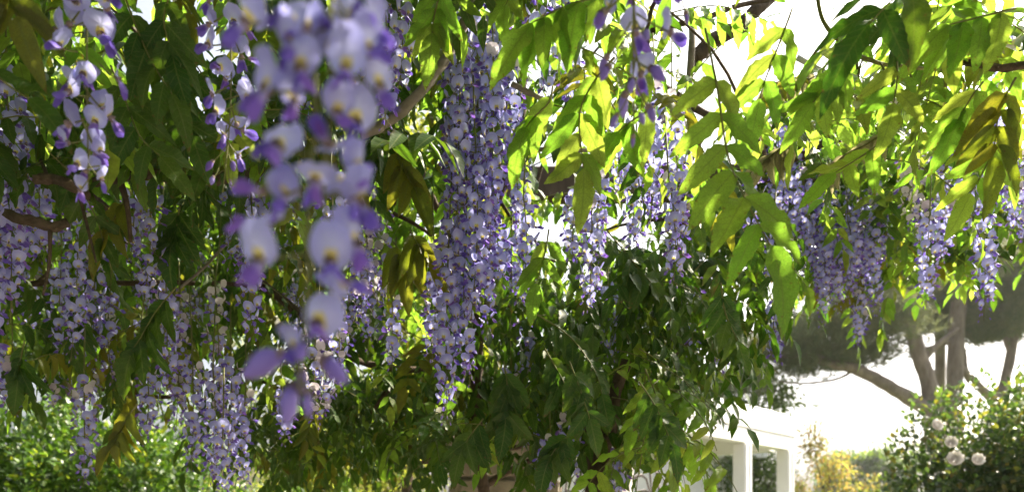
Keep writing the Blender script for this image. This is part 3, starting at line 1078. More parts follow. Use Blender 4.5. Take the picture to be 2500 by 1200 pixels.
def pine(label, base, trunk_pts, limbs, clouds, ntuft, seed, r0, r1):
    t = thing('pine_tree', label, 'pine tree', base, 'umbrella pines behind the rose bush')
    b = Vector(base)
    mb = MB(); mb.add(*tube(catmull([p - b for p in trunk_pts], 8), r0, r1, 12, 0.18))
    put('trunk', mb.mesh('trunk', M['pinebark']), t)
    for pts, a, c in limbs:
        mb = MB(); mb.add(*tube(catmull([p - b for p in pts], 6), a, c, 8, 0.2))
        put('limb', mb.mesh('limb', M['pinebark']), t)
    r = np.random.default_rng(seed)
    V, FC = [], []
    for (c, rad, share) in clouds:
        n = int(ntuft * share)
        ncl = max(5, n // 42)
        u = r.normal(size=(ncl, 3)); u /= np.linalg.norm(u, axis=1, keepdims=True)
        cl = np.array(c - b)[None] + u * np.array(rad)[None] * (r.random((ncl, 1)) ** 0.45)
        idx = r.integers(0, ncl, n)
        cen = cl[idx] + r.normal(size=(n, 3)) * np.array((0.24, 0.24, 0.10))[None]
        K = 13
        d = r.normal(size=(n, K, 3)) + np.array((0, 0, 0.7))[None, None]
        d /= np.linalg.norm(d, axis=2, keepdims=True)
        L = 0.14 * r.uniform(0.7, 1.25, (n, K, 1))
        w = np.cross(d, r.normal(size=(n, K, 3)))
        w /= np.linalg.norm(w, axis=2, keepdims=True)
        w *= 0.0065
        a = cen[:, None] + w
        bb = cen[:, None] - w
        e = cen[:, None] + d * L
        V.append(np.stack((a, bb, e), axis=2).reshape(-1, 3))
    v = np.concatenate(V)
    nt_ = len(v) // 3
    tint = np.repeat(r.random(nt_ // 13 + 1), 13 * 3)[:len(v)]
    uvv = np.stack((np.full(len(v), .5), np.full(len(v), .5), tint), axis=1)
    o = put('crown', mesh('crown', v, np.arange(len(v), dtype=np.int32).reshape(-1, 3), M['needle'], uvv), t)
    o['kind'] = 'stuff'
    return t


Yp = 15.0
pine('straight pale trunked pine standing behind the rose bush', wpos(2330, Yp),
     [P(2325, 1290 + CAM_Z / Yp * F, Yp), P(2332, 900, Yp), P(2345, 640, Yp), P(2330, 480, Yp)],
     [([P(2318, 830, Yp), P(2260, 850, Yp), P(2190, 830, Yp - .3)], .07, .02), ([P(2345, 700, Yp), P(2300, 640, Yp), P(2230, 600, Yp)], .09, .03),
      ([P(2330, 880, Yp), P(2400, 950, Yp + .2), P(2440, 975, Yp + .4)], .08, .06)],
     [(P(2320, 610, Yp + 1.9), (2.3, 1.3, 1.05), .62), (P(2200, 760, Yp + 1.2), (1.2, 1.0, .45), .25), (P(2440, 760, Yp + 1.2), (.9, 1.0, .5), .15)], 8500, 51, .17, .12)
Yq = 14.2
pine('leaning pine with one long limb stretching low towards the pavilion', wpos(2275, Yq),
     [P(2290, 1290 + CAM_Z / Yq * F, Yq), P(2275, 1000, Yq), P(2245, 870, Yq), P(2215, 770, Yq), P(2190, 690, Yq)],
     [([P(2285, 1010, Yq), P(2200, 960, Yq), P(2100, 905, Yq - .2), P(2000, 875, Yq - .3), P(1900, 800, Yq - .4)], .16, .05),
      ([P(2090, 900, Yq - .2), P(2040, 925, Yq - .2), P(1960, 935, Yq - .3), P(1900, 930, Yq - .3)], .03, .012),
      ([P(2010, 878, Yq - .3), P(1960, 870, Yq - .4), P(1860, 868, Yq - .4)], .05, .015),
      ([P(2250, 880, Yq), P(2290, 840, Yq), P(2340, 800, Yq)], .08, .03),
      ([P(2210, 760, Yq), P(2150, 720, Yq), P(2090, 700, Yq)], .07, .025)],
     [(P(2060, 800, Yq - .3), (1.35, 1.0, .55), .42), (P(1900, 850, Yq - .4), (.75, .7, .30), .16), (P(2150, 640, Yq), (1.5, 1.2, .75), .36), (P(1800, 935, Yq - .4), (.5, .5, .22), .06), (P(2120, 870, Yq + .4), (.7, .6, .16), .07), (P(1970, 885, Yq), (.7, .6, .16), .07)], 7000, 52, .17, .10)
Yr = 17.5
pine('thin dark pine trunk standing between the two pale trunks', wpos(2295, Yr),
     [P(2298, 1290 + CAM_Z / Yr * F, Yr), P(2295, 900, Yr), P(2300, 700, Yr), P(2320, 560, Yr)],
     [([P(2298, 780, Yr), P(2250, 720, Yr), P(2180, 690, Yr)], .06, .02)],
     [(P(2350, 620, Yr + .8), (2.4, 1.5, 1.0), .7), (P(2210, 700, Yr), (1.3, 1.0, .5), .3)], 6500, 53, .13, .09)
Ys = 15.5
pine('forked pine with a wide open fork beyond the darker rose bush', wpos(2432, Ys),
     [P(2436, 1290 + CAM_Z / Ys * F, Ys), P(2434, 1010, Ys), P(2445, 965, Ys), P(2470, 850, Ys), P(2490, 700, Ys)],
     [([P(2434, 985, Ys), P(2390, 945, Ys), P(2360, 915, Ys), P(2352, 850, Ys)], .09, .05), ([P(2465, 860, Ys), P(2445, 800, Ys), P(2420, 760, Ys)], .06, .02),
      ([P(2470, 840, Ys), P(2510, 790, Ys), P(2560, 760, Ys)], .06, .02)],
     [(P(2500, 690, Ys), (1.5, 1.3, .75), .7), (P(2400, 790, Ys), (.8, .8, .35), .3)], 6000, 54, .14, .08)

# ================================================================== WISTERIA: woody parts
def branch(label, pts, r0, r1, mat='bark', twigs=(), name='vine_branch', cat='branch', sides=10, wob=0.6):
    path = catmull([P(*p) for p in pts], 7)
    b = path[0].copy()
    t = thing(name, label, cat, b)
    mb = MB(); mb.add(*tube([p - b for p in path], r0, r1, sides, wob))
    put('stem', mb.mesh('stem', M[mat]), t)
    for tw, a, c in twigs:
        mb = MB(); mb.add(*tube([p - b for p in catmull([P(*p) for p in tw], 5)], a, c, 6, 0.2))
        put('twig', mb.mesh('twig', M[mat]), t)
    return t


branch('thick brown branch stub ending behind the sharp lilac raceme', [(85, 438, 1.12), (130, 437, 1.12), (190, 462, 1.12), (250, 500, 1.3), (330, 560, 1.6)], .0075, .006, twigs=[([(120, 440, 1.12), (95, 380, 1.2), (75, 330, 1.3)], .003, .002), ([(190, 462, 1.12), (215, 560, 1.12), (235, 640, 1.12)], .003, .0015)])
branch('short thick brown branch stub low at the left edge', [(20, 520, 1.12), (55, 535, 1.1), (90, 542, 1.1), (130, 552, 1.1), (165, 545, 1.1)], .0078, .0065, twigs=[([(122, 560, 1.1), (120, 640, 1.1), (105, 720, 1.1)], .003, .0015)])
branch('curved brown branch crossing behind the second sharp raceme', [(230, 445, 1.2), (300, 430, 1.2), (380, 425, 1.2), (440, 442, 1.2), (520, 440, 1.2), (640, 415, 1.6)], .008, .009, twigs=[([(300, 430, 1.2), (270, 380, 1.2), (215, 340, 1.22)], .006, .003), ([(290, 432, 1.2), (310, 500, 1.2), (320, 590, 1.2)], .006, .003)])
branch('thin brown branch sagging through the left flower curtain', [(0, 700, 1.9), (90, 690, 1.9), (170, 680, 1.9), (300, 690, 1.95), (450, 690, 2.0), (620, 700, 2.1), (760, 760, 2.1)], .007, .006, twigs=[([(90, 690, 1.9), (120, 650, 1.9), (100, 560, 1.9)], .004, .002)])
branch('thin pale stem arching down among faded racemes', [(640, 540, 1.7), (570, 580, 1.7), (500, 650, 1.7), (420, 720, 1.72), (380, 760, 1.75)], .003, .0025, 'greybark')
branch('dark branch crossing at the bottom of the left curtain', [(250, 950, 2.1), (330, 960, 2.1), (430, 965, 2.1), (560, 900, 2.2), (700, 955, 2.2), (820, 960, 2.3)], .005, .005, twigs=[([(700, 955, 2.2), (680, 1010, 2.2), (700, 1070, 2.2)], .004, .002)])
branch('brown limb angled behind the lowest blurred petals', [(640, 690, 1.9), (700, 740, 1.9), (760, 790, 1.9), (840, 860, 2.0), (930, 895, 2.1), (1100, 905, 2.2)], .012, .008, twigs=[([(930, 895, 2.1), (980, 910, 2.1), (940, 960, 2.1), (905, 1010, 2.1)], .009, .006), ([(980, 912, 2.1), (1060, 890, 2.1), (1150, 880, 2.1)], .004, .003)])
branch('brown branch curving down beside the long central flower curtain', [(940, 425, 1.75), (990, 440, 1.75), (1040, 470, 1.75), (1075, 520, 1.78), (1110, 590, 1.8)], .011, .008, twigs=[([(960, 520, 1.75), (1010, 545, 1.75), (1055, 575, 1.75)], .005, .004), ([(990, 440, 1.75), (930, 400, 1.8), (860, 430, 1.8)], .004, .003)])
branch('slanting smooth grey cane leading up to the top edge', [(880, 330, 1.3), (960, 290, 1.3), (1030, 220, 1.3), (1090, 140, 1.32), (1140, 40, 1.34), (1165, -60, 1.36)], .0085, .0075, 'greybark', name='vine_cane', cat='cane')
branch('upright dark brown stem behind the central flower curtain', [(1185, 1240, 2.1), (1165, 1050, 2.05), (1165, 900, 2.0), (1172, 740, 1.95), (1185, 600, 1.9), (1215, 480, 1.85), (1260, 380, 1.8), (1275, 250, 1.8), (1270, 150, 1.85)], .016, .012, twigs=[([(1172, 740, 1.95), (1220, 745, 1.95), (1300, 750, 1.9)], .006, .004), ([(1240, 440, 1.85), (1300, 350, 1.8), (1320, 260, 1.8)], .007, .005), ([(1215, 480, 1.85), (1262, 560, 1.85), (1280, 640, 1.85)], .005, .003)])
branch('pale grey twig crossing under the central leaves', [(1250, 205, 1.35), (1300, 230, 1.35), (1345, 258, 1.37)], .0055, .0035, 'greybark', name='vine_twig', cat='twig')
branch('grey horizontal twig behind the hanging central leaves', [(1260, 372, 1.5), (1330, 365, 1.5), (1400, 368, 1.5), (1500, 360, 1.55)], .005, .004, 'greybark', name='vine_twig', cat='twig')
branch('thick brown limb climbing to the top edge above the yellow leaves', [(1690, 150, 1.7), (1740, 100, 1.7), (1800, 70, 1.7), (1840, 30, 1.7), (1900, -20, 1.72)], .017, .012, twigs=[([(1590, 75, 1.6), (1720, 45, 1.6), (1800, 15, 1.62), (1890, -2, 1.65)], .006, .005), ([(1800, 70, 1.7), (1830, 45, 1.72), (1850, 20, 1.74)], .006, .004)])
branch('upright grey stem crossing the dark trunk fork', [(1690, 60, 1.6), (1688, 130, 1.6), (1678, 290, 1.65), (1684, 400, 1.65), (1685, 480, 1.66)], .0075, .006, 'greybark', name='vine_cane', cat='cane')
branch('dark gnarled trunk fork behind the upright grey stem', [(1660, 560, 2.0), (1668, 470, 2.0), (1675, 400, 2.0), (1640, 350, 2.0), (1600, 330, 2.05)], .018, .012, twigs=[([(1675, 410, 2.0), (1705, 350, 2.0), (1720, 310, 2.0)], .012, .007)])
branch('black limb running back above the right flower cluster', [(1600, 200, 2.0), (1660, 240, 2.0), (1760, 300, 2.0), (1830, 340, 2.0), (1900, 380, 2.05)], .012, .011)
branch('brown bare branch curving over the right flower cluster', [(1900, 385, 2.1), (1960, 378, 2.1), (2010, 350, 2.1), (2070, 330, 2.1), (2130, 320, 2.15)], .014, .010)
branch('slim arching green stem with withered stubs, upper corner', [(1990, -40, 1.2), (2010, 50, 1.2), (2060, 110, 1.2), (2130, 150, 1.2), (2230, 165, 1.22), (2340, 170, 1.25)], .0032, .0026, 'stalk', name='vine_cane', cat='cane',
       twigs=[([(x, y, 1.2), (x + dx, y + 20, 1.2), (x + dx * 1.4, y + 44, 1.2)], .0012, .0026) for x, y, dx in ((2048, 100, -8), (2085, 125, 6), (2110, 140, -10), (2150, 153, 8), (2190, 160, -6), (2215, 164, 8), (2260, 166, -8), (2300, 168, 6), (2320, 168, -9))])
branch('brown woody cane entering from the edge above the withered stubs', [(2510, 160, 1.25), (2440, 165, 1.25), (2390, 158, 1.26), (2350, 152, 1.28)], .0065, .0045, twigs=[([(2420, 162, 1.25), (2400, 130, 1.25), (2380, 110, 1.27)], .003, .002)], name='vine_cane', cat='cane')
branch('forked brown stem rising into the leaves beside the stone pillar', [(1440, 1290, 1.62), (1455, 1160, 1.62), (1475, 1090, 1.62), (1490, 1040, 1.62), (1500, 960, 1.62), (1530, 880, 1.62)], .019, .012, twigs=[([(1448, 1170, 1.62), (1440, 1100, 1.62), (1436, 1040, 1.6)], .011, .008), ([(1485, 1062, 1.62), (1440, 1065, 1.62), (1405, 1050, 1.62)], .008, .004), ([(1480, 1065, 1.62), (1460, 1040, 1.62), (1440, 1020, 1.62)], .008, .005)])
branch('dark branch reaching towards the white gap above the pavilion', [(1590, 900, 2.1), (1620, 905, 2.1), (1650, 870, 2.1), (1690, 830, 2.1), (1760, 750, 2.1)], .009, .007, twigs=[([(1600, 900, 2.1), (1602, 830, 2.1), (1610, 760, 2.1)], .008, .005), ([(1600, 960, 2.1), (1690, 920, 2.1), (1780, 840, 2.0), (1840, 810, 2.0)], .002, .0015)])
branch('bare reddish branch lying across the pillar top', [(1030, 1125, 2.3), (1110, 1115, 2.3), (1200, 1100, 2.3), (1290, 1080, 2.3), (1330, 1020, 2.3)], .009, .006, twigs=[([(1190, 1180, 2.35), (1240, 1150, 2.35), (1300, 1120, 2.35)], .012, .009), ([(1170, 1115, 2.3), (1195, 1070, 2.3), (1230, 1020, 2.3)], .003, .002), ([(1180, 1112, 2.3), (1170, 1060, 2.3), (1160, 1030, 2.3)], .003, .002)])
branch('thin straight brown stem sloping through the dark tangle', [(930, 1040, 2.2), (1000, 1015, 2.2), (1050, 995, 2.2), (1150, 960, 2.2)], .005, .004)

# galvanised wire bar of the trellis
bar = branch('silvery trellis bar slanting between the bright leaves', [(1945, 140, 1.55), (2060, 200, 1.55), (2225, 262, 1.55)], .006, .006, 'metal', name='trellis_bar', cat='trellis bar', wob=0)
# overhead timbers of the arbour carrying the vine, seen only through gaps
for k, (x0, y0, x1, y1, lb) in enumerate(((-3.4, 1.0, 3.2, 1.15, 'nearest dark timber beam hidden in the leaf roof overhead'), (-3.6, 2.9, 2.2, 2.75, 'farther dark timber beam hidden in the leaf roof edge'))):
    t = thing('arbour_beam', lb, 'beam', ((x0 + x1) / 2, (y0 + y1) / 2, 2.80))
    mb = MB(); box(mb, (0, 0, 0), (math.hypot(x1 - x0, y1 - y0), 0.07, 0.12), math.atan2(y1 - y0, x1 - x0), bev=0.006)
    put('timber', mb.mesh('timber', M['timber'], False), t)

# ================================================================== WISTERIA: leaves
# --- single leaves that the photograph lets one pick out
def hero_leaf(kind, pts, pairs, leaf_px, label, hang=0.5, grow=0.0, nrm=(0.1, -0.8, 0.6)):
    path = catmull([P(*p) for p in pts], 4)
    Y = pts[-1][2]
    r = random.Random(int(pts[0][0] * 3 + pts[-1][1] * 5 + pairs))
    path, lf = spray(None, None, None, pairs, leaf_px / F * Y, 0, hang, r, path, grow, Vector(nrm).normalized())
    return leaf_thing(kind, path, lf, label, 0.0016)


H = hero_leaf
H('young', [(1722, 70, .86), (1752, 220, .86), (1775, 370, .86), (1812, 470, .84), (1880, 598, .82)], 6, 168, 'largest bright green leaf, long leaflets spreading before the dark vine mass', 0.2, 0.42)
H('young', [(1510, -10, .85), (1430, 0, .85), (1370, 20, .85), (1300, 55, .85)], 4, 165, 'yellow green leaf hanging from the top edge beside the mauve budded raceme', 1.3)
H('young', [(1500, 140, .95), (1450, 200, .95), (1415, 280, .95), (1424, 410, .95)], 5, 140, 'yellow green leaf with narrow drooping leaflets before the white gap', 0.9)
H('young', [(1350, 210, 1.0), (1340, 250, 1.0), (1300, 290, 1.0), (1285, 310, 1.0)], 2, 130, 'small bright leaf dangling beside the central flower curtain', 1.2)
H('young', [(1600, 260, 1.0), (1550, 290, 1.0), (1510, 320, 1.0)], 2, 135, 'bright leaf below the mauve budded raceme tip', 1.2)
H('young', [(2190, 150, 1.0), (2190, 200, 1.0), (2182, 250, 1.0)], 2, 125, 'bright five part leaf spread beneath the arching withered stem', 0.1)
H('young', [(1935, 20, 1.0), (1905, 100, 1.0), (1870, 190, 1.0), (1855, 240, 1.0)], 3, 120, 'bright leaf crossing the white sky gap at the top', 0.6)
H('young', [(2080, 150, 1.0), (2030, 200, 1.0), (1985, 250, 1.0)], 3, 120, 'bright leaf trailing along the silvery trellis bar', 0.7)
H('mature', [(2250, -60, .8), (2190, -10, .8), (2120, 60, .8)], 2, 190, 'broad dark leaf overhanging the arching withered stem', 0.2)
H('young', [(2480, 20, .9), (2400, 40, .9), (2320, 60, .9)], 3, 150, 'sunlit yellow leaf hanging in the top corner', 0.9)
H('bronze', [(2480, 190, .95), (2440, 270, .95), (2425, 380, .95)], 4, 140, 'bronze leaf drooping along the picture edge below the brown cane', 0.9)
H('young', [(2400, 200, 1.0), (2370, 240, 1.0), (2340, 290, 1.0)], 2, 120, 'bright leaf hanging under the brown cane', 1.0)
H('young', [(2440, 340, 1.0), (2400, 420, 1.0), (2370, 470, 1.0)], 2, 115, 'yellow leaf hanging low before the sunlit right racemes', 0.8)
H('pale', [(2190, 300, 1.25), (2120, 350, 1.25), (2060, 380, 1.25), (2010, 430, 1.25)], 7, 70, 'pale downy young leaf with a row of small hanging leaflets', 1.3)
H('pale', [(1960, 350, 1.3), (1910, 360, 1.3), (1870, 390, 1.3)], 5, 95, 'olive downy leaf hanging over the right flower cluster', 1.4)
H('pale', [(2000, 170, 1.4), (1940, 190, 1.4), (1900, 200, 1.4)], 5, 80, 'pale downy leaf behind the silvery trellis bar', 1.4)
H('young', [(2150, 350, 1.1), (2090, 390, 1.1), (2040, 420, 1.1)], 2, 105, 'green leaf tipping over the top of the right flower cluster', 0.6)
H('bronze', [(-30, -70, .7), (10, -20, .7), (40, 40, .7)], 3, 150, 'olive leaf pointing down in the top left corner', 0.8)
H('mature', [(-40, 150, .75), (10, 200, .75), (70, 240, .75)], 2, 140, 'long dark green leaf at the left edge beside the sharp raceme', 0.2)
H('mature', [(300, -20, .95), (330, 60, .95), (370, 150, .95), (420, 230, .95)], 5, 120, 'dark leaf between the two sharp racemes, topmost', 0.4)
H('mature', [(270, 160, 1.0), (300, 230, 1.0), (340, 330, 1.0), (390, 380, 1.0)], 4, 115, 'dark leaf between the two sharp racemes, lowest', 0.4)
H('mature', [(420, -30, .95), (400, 50, .95), (420, 130, .95)], 3, 130, 'dark leaf against the bright gap at the top left', 0.9)
H('mature', [(470, 120, 1.05), (440, 220, 1.05), (470, 330, 1.05)], 4, 110, 'dark leaf behind the second sharp raceme stem', 0.5)
H('young', [(1080, -40, 1.1), (1060, 40, 1.1), (1055, 80, 1.1)], 3, 115, 'sunlit green leaf beside the slanting grey cane', 0.9)
H('bronze', [(960, 350, 1.4), (990, 420, 1.4), (1010, 455, 1.4)], 3, 115, 'olive leaf hanging before the glowing gap left of the central curtain', 1.1)
H('bronze', [(1000, 560, 1.4), (1025, 600, 1.4), (1045, 620, 1.4)], 3, 110, 'bronze leaf hanging beside the lower central curtain', 1.5)
H('bronze', [(960, 590, 1.5), (980, 620, 1.5), (985, 650, 1.5)], 3, 110, 'bronze leaf hanging farther from the central curtain over sky specks', 1.4)
H('bronze', [(335, 985, 1.15), (310, 1020, 1.15), (285, 1070, 1.15), (272, 1085, 1.15)], 4, 85, 'single olive leaf trailing low before the clipped bush', 1.1)
H('mature', [(430, 700, 1.3), (380, 760, 1.3), (345, 820, 1.3), (325, 850, 1.3)], 4, 120, 'dark leaf hanging in the middle of the left flower curtain', 1.2)
H('bronze', [(310, 480, 1.25), (275, 540, 1.25), (262, 560, 1.25)], 2, 120, 'olive leaf hanging below the curved brown branch', 1.3)
H('mature', [(440, 500, 1.3), (430, 560, 1.3), (420, 590, 1.3)], 3, 115, 'dark leaf hanging right below the curved brown branch', 1.2)
H('mature', [(60, 830, 1.4), (50, 880, 1.4), (45, 910, 1.4)], 3, 100, 'green leaf hanging low at the left edge over the clipped bush', 1.3)
H('mature', [(210, 760, 1.6), (190, 800, 1.6), (185, 830, 1.6)], 3, 95, 'dark leaf hanging over the bright sky gap above the bush', 1.3)
H('young', [(1575, 900, 1.4), (1600, 960, 1.4), (1625, 1050, 1.38), (1640, 1120, 1.36)], 6, 92, 'bright green leaf fanning out over the white pavilion beam', 0.15, nrm=(0.5, -.7, .5))
H('young', [(1560, 850, 1.5), (1610, 880, 1.5), (1660, 920, 1.5), (1695, 960, 1.5)], 6, 80, 'bright leaf reaching farthest over the white pavilion', 0.1, nrm=(0.2, -.6, .8))
H('mature', [(1560, 930, 1.3), (1600, 990, 1.3), (1640, 1080, 1.28)], 5, 92, 'dark glossy leaf left of the bright pavilion leaves', 0.5)
H('mature', [(1390, 880, 1.3), (1420, 960, 1.3), (1440, 1020, 1.3)], 5, 92, 'dark grey green leaf hanging above the forked brown stem', 0.7)
H('mature', [(1300, 760, 1.4), (1390, 820, 1.4), (1450, 900, 1.38), (1470, 960, 1.38)], 7, 90, 'arching dark leaf fan in the middle of the vine mass', 0.8)
H('mature', [(1330, 850, 1.35), (1370, 920, 1.35), (1390, 960, 1.35)], 4, 110, 'dark leaf with one pale downy leaflet in the vine mass', 0.9)
H('mature', [(1230, 880, 1.5), (1240, 960, 1.5), (1235, 1020, 1.5)], 5, 100, 'drooping dark leaf right of the central curtain tip', 0.9)
H('mature', [(1760, 690, 1.15), (1770, 760, 1.15), (1800, 830, 1.15)], 4, 85, 'dark leaf hanging below the largest bright leaf', 0.6)
H('young', [(1340, 560, 1.3), (1330, 620, 1.3), (1310, 690, 1.3)], 3, 95, 'mid green leaf between the two small central racemes', 0.6)
H('mature', [(1480, 560, 1.5), (1530, 620, 1.5), (1590, 690, 1.5)], 5, 100, 'dark leaf in the shade below the right central racemes', 0.5)
H('young', [(1690, 700, 1.8), (1760, 800, 1.8), (1850, 870, 1.8), (1900, 910, 1.8)], 6, 60, 'yellow backlit leaf dangling before the pine limb', 1.0)
H('mature', [(1180, 1020, 1.5), (1150, 1060, 1.5), (1130, 1090, 1.5)], 3, 100, 'dark leaf hanging before the stone pillar top', 1.2)
H('mature', [(1400, 1050, 1.4), (1360, 1090, 1.4), (1340, 1120, 1.4)], 4, 95, 'dark leaf hanging between pillar and forked brown stem', 1.1)

# --- the next largest leaves, as individuals, and the countless rest
G = {k: Stuff() for k in LEAF_KINDS}


HOLES = [(-.60, 1.35, .13, .16), (-.75, 1.7, .14, .24), (-.88, 2.05, .14, .2), (.46, 1.4, .2, .22), (.56, 1.7, .22, .25), (.66, 2.0, .2, .25), (.14, 2.05, .10, .2), (.17, 2.4, .12, .25), (.20, 2.8, .14, .3),
         (.33, 2.0, .1, .2), (.40, 2.4, .13, .25), (.47, 2.8, .15, .3), (-.27, 1.95, .09, .22), (-.33, 2.4, .11, .25), (-.40, 2.8, .13, .3), (-1.2, 2.0, .08, .2), (-1.42, 2.4, .1, .22), (-1.65, 2.8, .12, .25), (1.2, 1.7, .16, .25), (1.5, 2.1, .18, .25)]


def in_hole(x, y):
    return any(((x - hx) / ha) ** 2 + ((y - hy) / hb) ** 2 < 1 for hx, hy, ha, hb in HOLES)


CLEAR = [(P(170, 420, 3.3), .42), (P(1000, 390, 3.2), .36), (P(120, 520, 2.3), .16), (P(325, 545, 2.4), .18), (P(330, 880, 3.0), .2), (P(960, 925, 2.9), .2), (P(1020, 680, 2.8), .18), (P(790, 375, 2.8), .2)]


def scatter(region, Y0, Y1, n_ind, n_stuff, kinds, leaf=0.058, droop=0.6, hang=0.7, seed=1):
    x0, y0, x1, y1 = region
    r = random.Random(seed)
    ks, ws = zip(*kinds)
    for k in range(n_ind + n_stuff):
        Y = r.uniform(Y0, Y1)
        if k < n_ind:
            Y = r.uniform(Y0, Y0 + (Y1 - Y0) * 0.45)
        o = P(r.uniform(x0, x1), r.uniform(y0, y1), Y)
        if k >= n_ind and o.z > 2.1 and in_hole(o.x, o.y):
            continue
        if k >= n_ind and any((o - c).length < rr for c, rr in CLEAR):
            continue
        a = r.uniform(0, 6.283)
        d = Vector((math.cos(a), math.sin(a) * 0.8 - 0.15, r.uniform(-.3, .35)))
        path, lf = spray(o, d, r.uniform(0.14, 0.26), r.choice((4, 5, 5, 6)), leaf * r.uniform(0.8, 1.2), droop * r.uniform(.5, 1.5), hang * r.uniform(.4, 1.5), r)
        kind = r.choices(ks, ws)[0]
        if k < n_ind:
            leaf_thing(kind, path, lf)
        else:
            G[kind].leaves(lf)


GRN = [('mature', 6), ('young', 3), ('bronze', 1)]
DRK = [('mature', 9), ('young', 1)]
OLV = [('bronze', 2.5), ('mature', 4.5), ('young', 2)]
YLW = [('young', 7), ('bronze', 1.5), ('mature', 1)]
scatter((-60, -40, 330, 420), 1.1, 1.7, 16, 30, GRN, seed=1)
scatter((300, -40, 640, 420), 1.1, 1.7, 14, 14, GRN, seed=2)
scatter((560, -40, 1020, 380), 1.2, 1.8, 16, 40, GRN, seed=3)
scatter((940, -40, 1260, 330), 1.5, 1.9, 12, 24, GRN, seed=4)
scatter((1230, -60, 1480, 260), 1.1, 1.7, 6, 6, YLW, seed=5)
scatter((1480, -60, 1760, 330), 1.2, 1.8, 8, 8, YLW, hang=.4, seed=6)
scatter((1740, 180, 2100, 330), 1.3, 1.9, 9, 8, YLW, hang=.45, seed=7)
scatter((2080, -60, 2540, 130), 1.1, 1.8, 13, 12, YLW, hang=.4, seed=8)
scatter((2100, 180, 2540, 420), 1.3, 1.9, 7, 6, YLW, hang=.5, seed=9)
scatter((1850, 260, 2160, 440), 2.35, 3.1, 4, 150, DRK, seed=10)
scatter((-60, 420, 330, 760), 1.7, 2.4, 12, 34, GRN, hang=1.0, seed=11)
scatter((300, 420, 700, 780), 1.7, 2.4, 12, 60, OLV, hang=1.0, seed=12)
scatter((700, 380, 1080, 780), 1.8, 2.5, 14, 24, OLV, hang=1.0, seed=13)
scatter((-60, 740, 500, 900), 1.7, 2.5, 14, 46, OLV, hang=1.1, seed=14)
scatter((560, 780, 1160, 980), 1.9, 2.6, 16, 70, GRN, hang=0.5, seed=15)
scatter((560, 940, 1130, 1080), 2.0, 2.8, 18, 110, DRK, leaf=.05, hang=0.4, seed=16)
scatter((1170, 640, 1560, 1000), 1.6, 2.4, 26, 150, DRK, hang=0.8, leaf=.050, seed=17)
scatter((1330, 940, 1420, 1110), 1.7, 2.3, 5, 12, DRK, hang=0.9, leaf=.050, seed=18)
scatter((1480, 560, 1800, 860), 1.6, 2.5, 20, 130, DRK, hang=0.8, leaf=.050, seed=19)
scatter((1490, 840, 1620, 1080), 1.5, 2.1, 14, 34, GRN, hang=0.5, leaf=.050, seed=20)
scatter((1220, 440, 1500, 640), 1.9, 2.6, 8, 12, YLW, hang=1.0, seed=21)
scatter((1650, 420, 1860, 640), 1.5, 2.3, 8, 60, DRK, hang=0.7, seed=22)
scatter((2000, 560, 2180, 740), 2.4, 2.8, 2, 12, YLW, hang=1.0, seed=23)
scatter((1640, 740, 1800, 850), 2.0, 2.3, 4, 4, YLW, leaf=.045, hang=1.1, seed=24)
scatter((1570, 890, 1690, 1110), 1.45, 1.75, 9, 0, [('young', 1)], leaf=.052, hang=.3, seed=41)
scatter((1040, 1000, 1250, 1090), 1.7, 2.1, 8, 8, DRK, leaf=.05, hang=.6, seed=42)
scatter((600, 1080, 860, 1190), 2.2, 2.8, 6, 12, OLV, hang=1.1, seed=25)

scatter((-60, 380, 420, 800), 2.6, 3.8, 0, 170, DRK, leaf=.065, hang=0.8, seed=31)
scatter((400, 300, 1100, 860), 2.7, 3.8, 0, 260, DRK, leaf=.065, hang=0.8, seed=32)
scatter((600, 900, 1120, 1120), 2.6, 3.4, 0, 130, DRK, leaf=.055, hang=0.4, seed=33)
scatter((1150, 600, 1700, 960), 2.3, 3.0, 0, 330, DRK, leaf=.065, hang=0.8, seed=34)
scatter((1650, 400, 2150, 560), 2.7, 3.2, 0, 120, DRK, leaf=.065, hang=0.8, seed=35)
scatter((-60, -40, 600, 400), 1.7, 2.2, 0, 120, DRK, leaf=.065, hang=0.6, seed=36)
# --- the leaf roof: one slab of foliage, thinner towards the sun, with holes
r_ = random.Random(77)
for k in range(23000):
    x, y = r_.uniform(-4.6, 4.2), r_.uniform(-0.45, 4.3)
    edge = 4.2 - 0.33 * max(0, x + 2.5)
    if y > edge:
        continue
    dens = 0.95 if x < 0.1 else (0.85 if y < 1.15 else 0.42)  # near part thickened, out of view, to keep sun off the nearest flowers
    if 0.8 < x < 2.0 and 2.0 < y < 3.3:
        dens = 0.95  # denser patch shaped to block sun from the right flower cluster
    if y < 0.6:
        dens *= 0.4  # thinned overhead, out of view, to let light onto the nearest racemes
    if r_.random() > dens * (0.65 + 0.9 * abs(mnoise.noise(Vector((x * 1.7, y * 1.7, 4.0))))):
        continue
    z = 2.52 + 0.12 * mnoise.noise(Vector((x, y, 0))) + r_.uniform(-.10, .24)
    if y < 1.0:
        z += 0.12
    a = r_.uniform(0, 6.283)
    d = Vector((math.cos(a), math.sin(a), r_.uniform(-.1, .5)))
    big = 1.35 if y < 0.7 else 1.0
    path, lf = spray(Vector((x, y, z)), d, r_.uniform(.16, .26) * big, r_.choice((4, 5)), 0.060 * r_.uniform(.85, 1.2) * big, .5, .35, r_)
    lf = [q for q in lf if not in_hole(q[0].x, q[0].y) or r_.random() < .10]
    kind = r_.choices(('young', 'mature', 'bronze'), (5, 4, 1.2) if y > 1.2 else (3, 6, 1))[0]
    G[kind].leaves(lf)
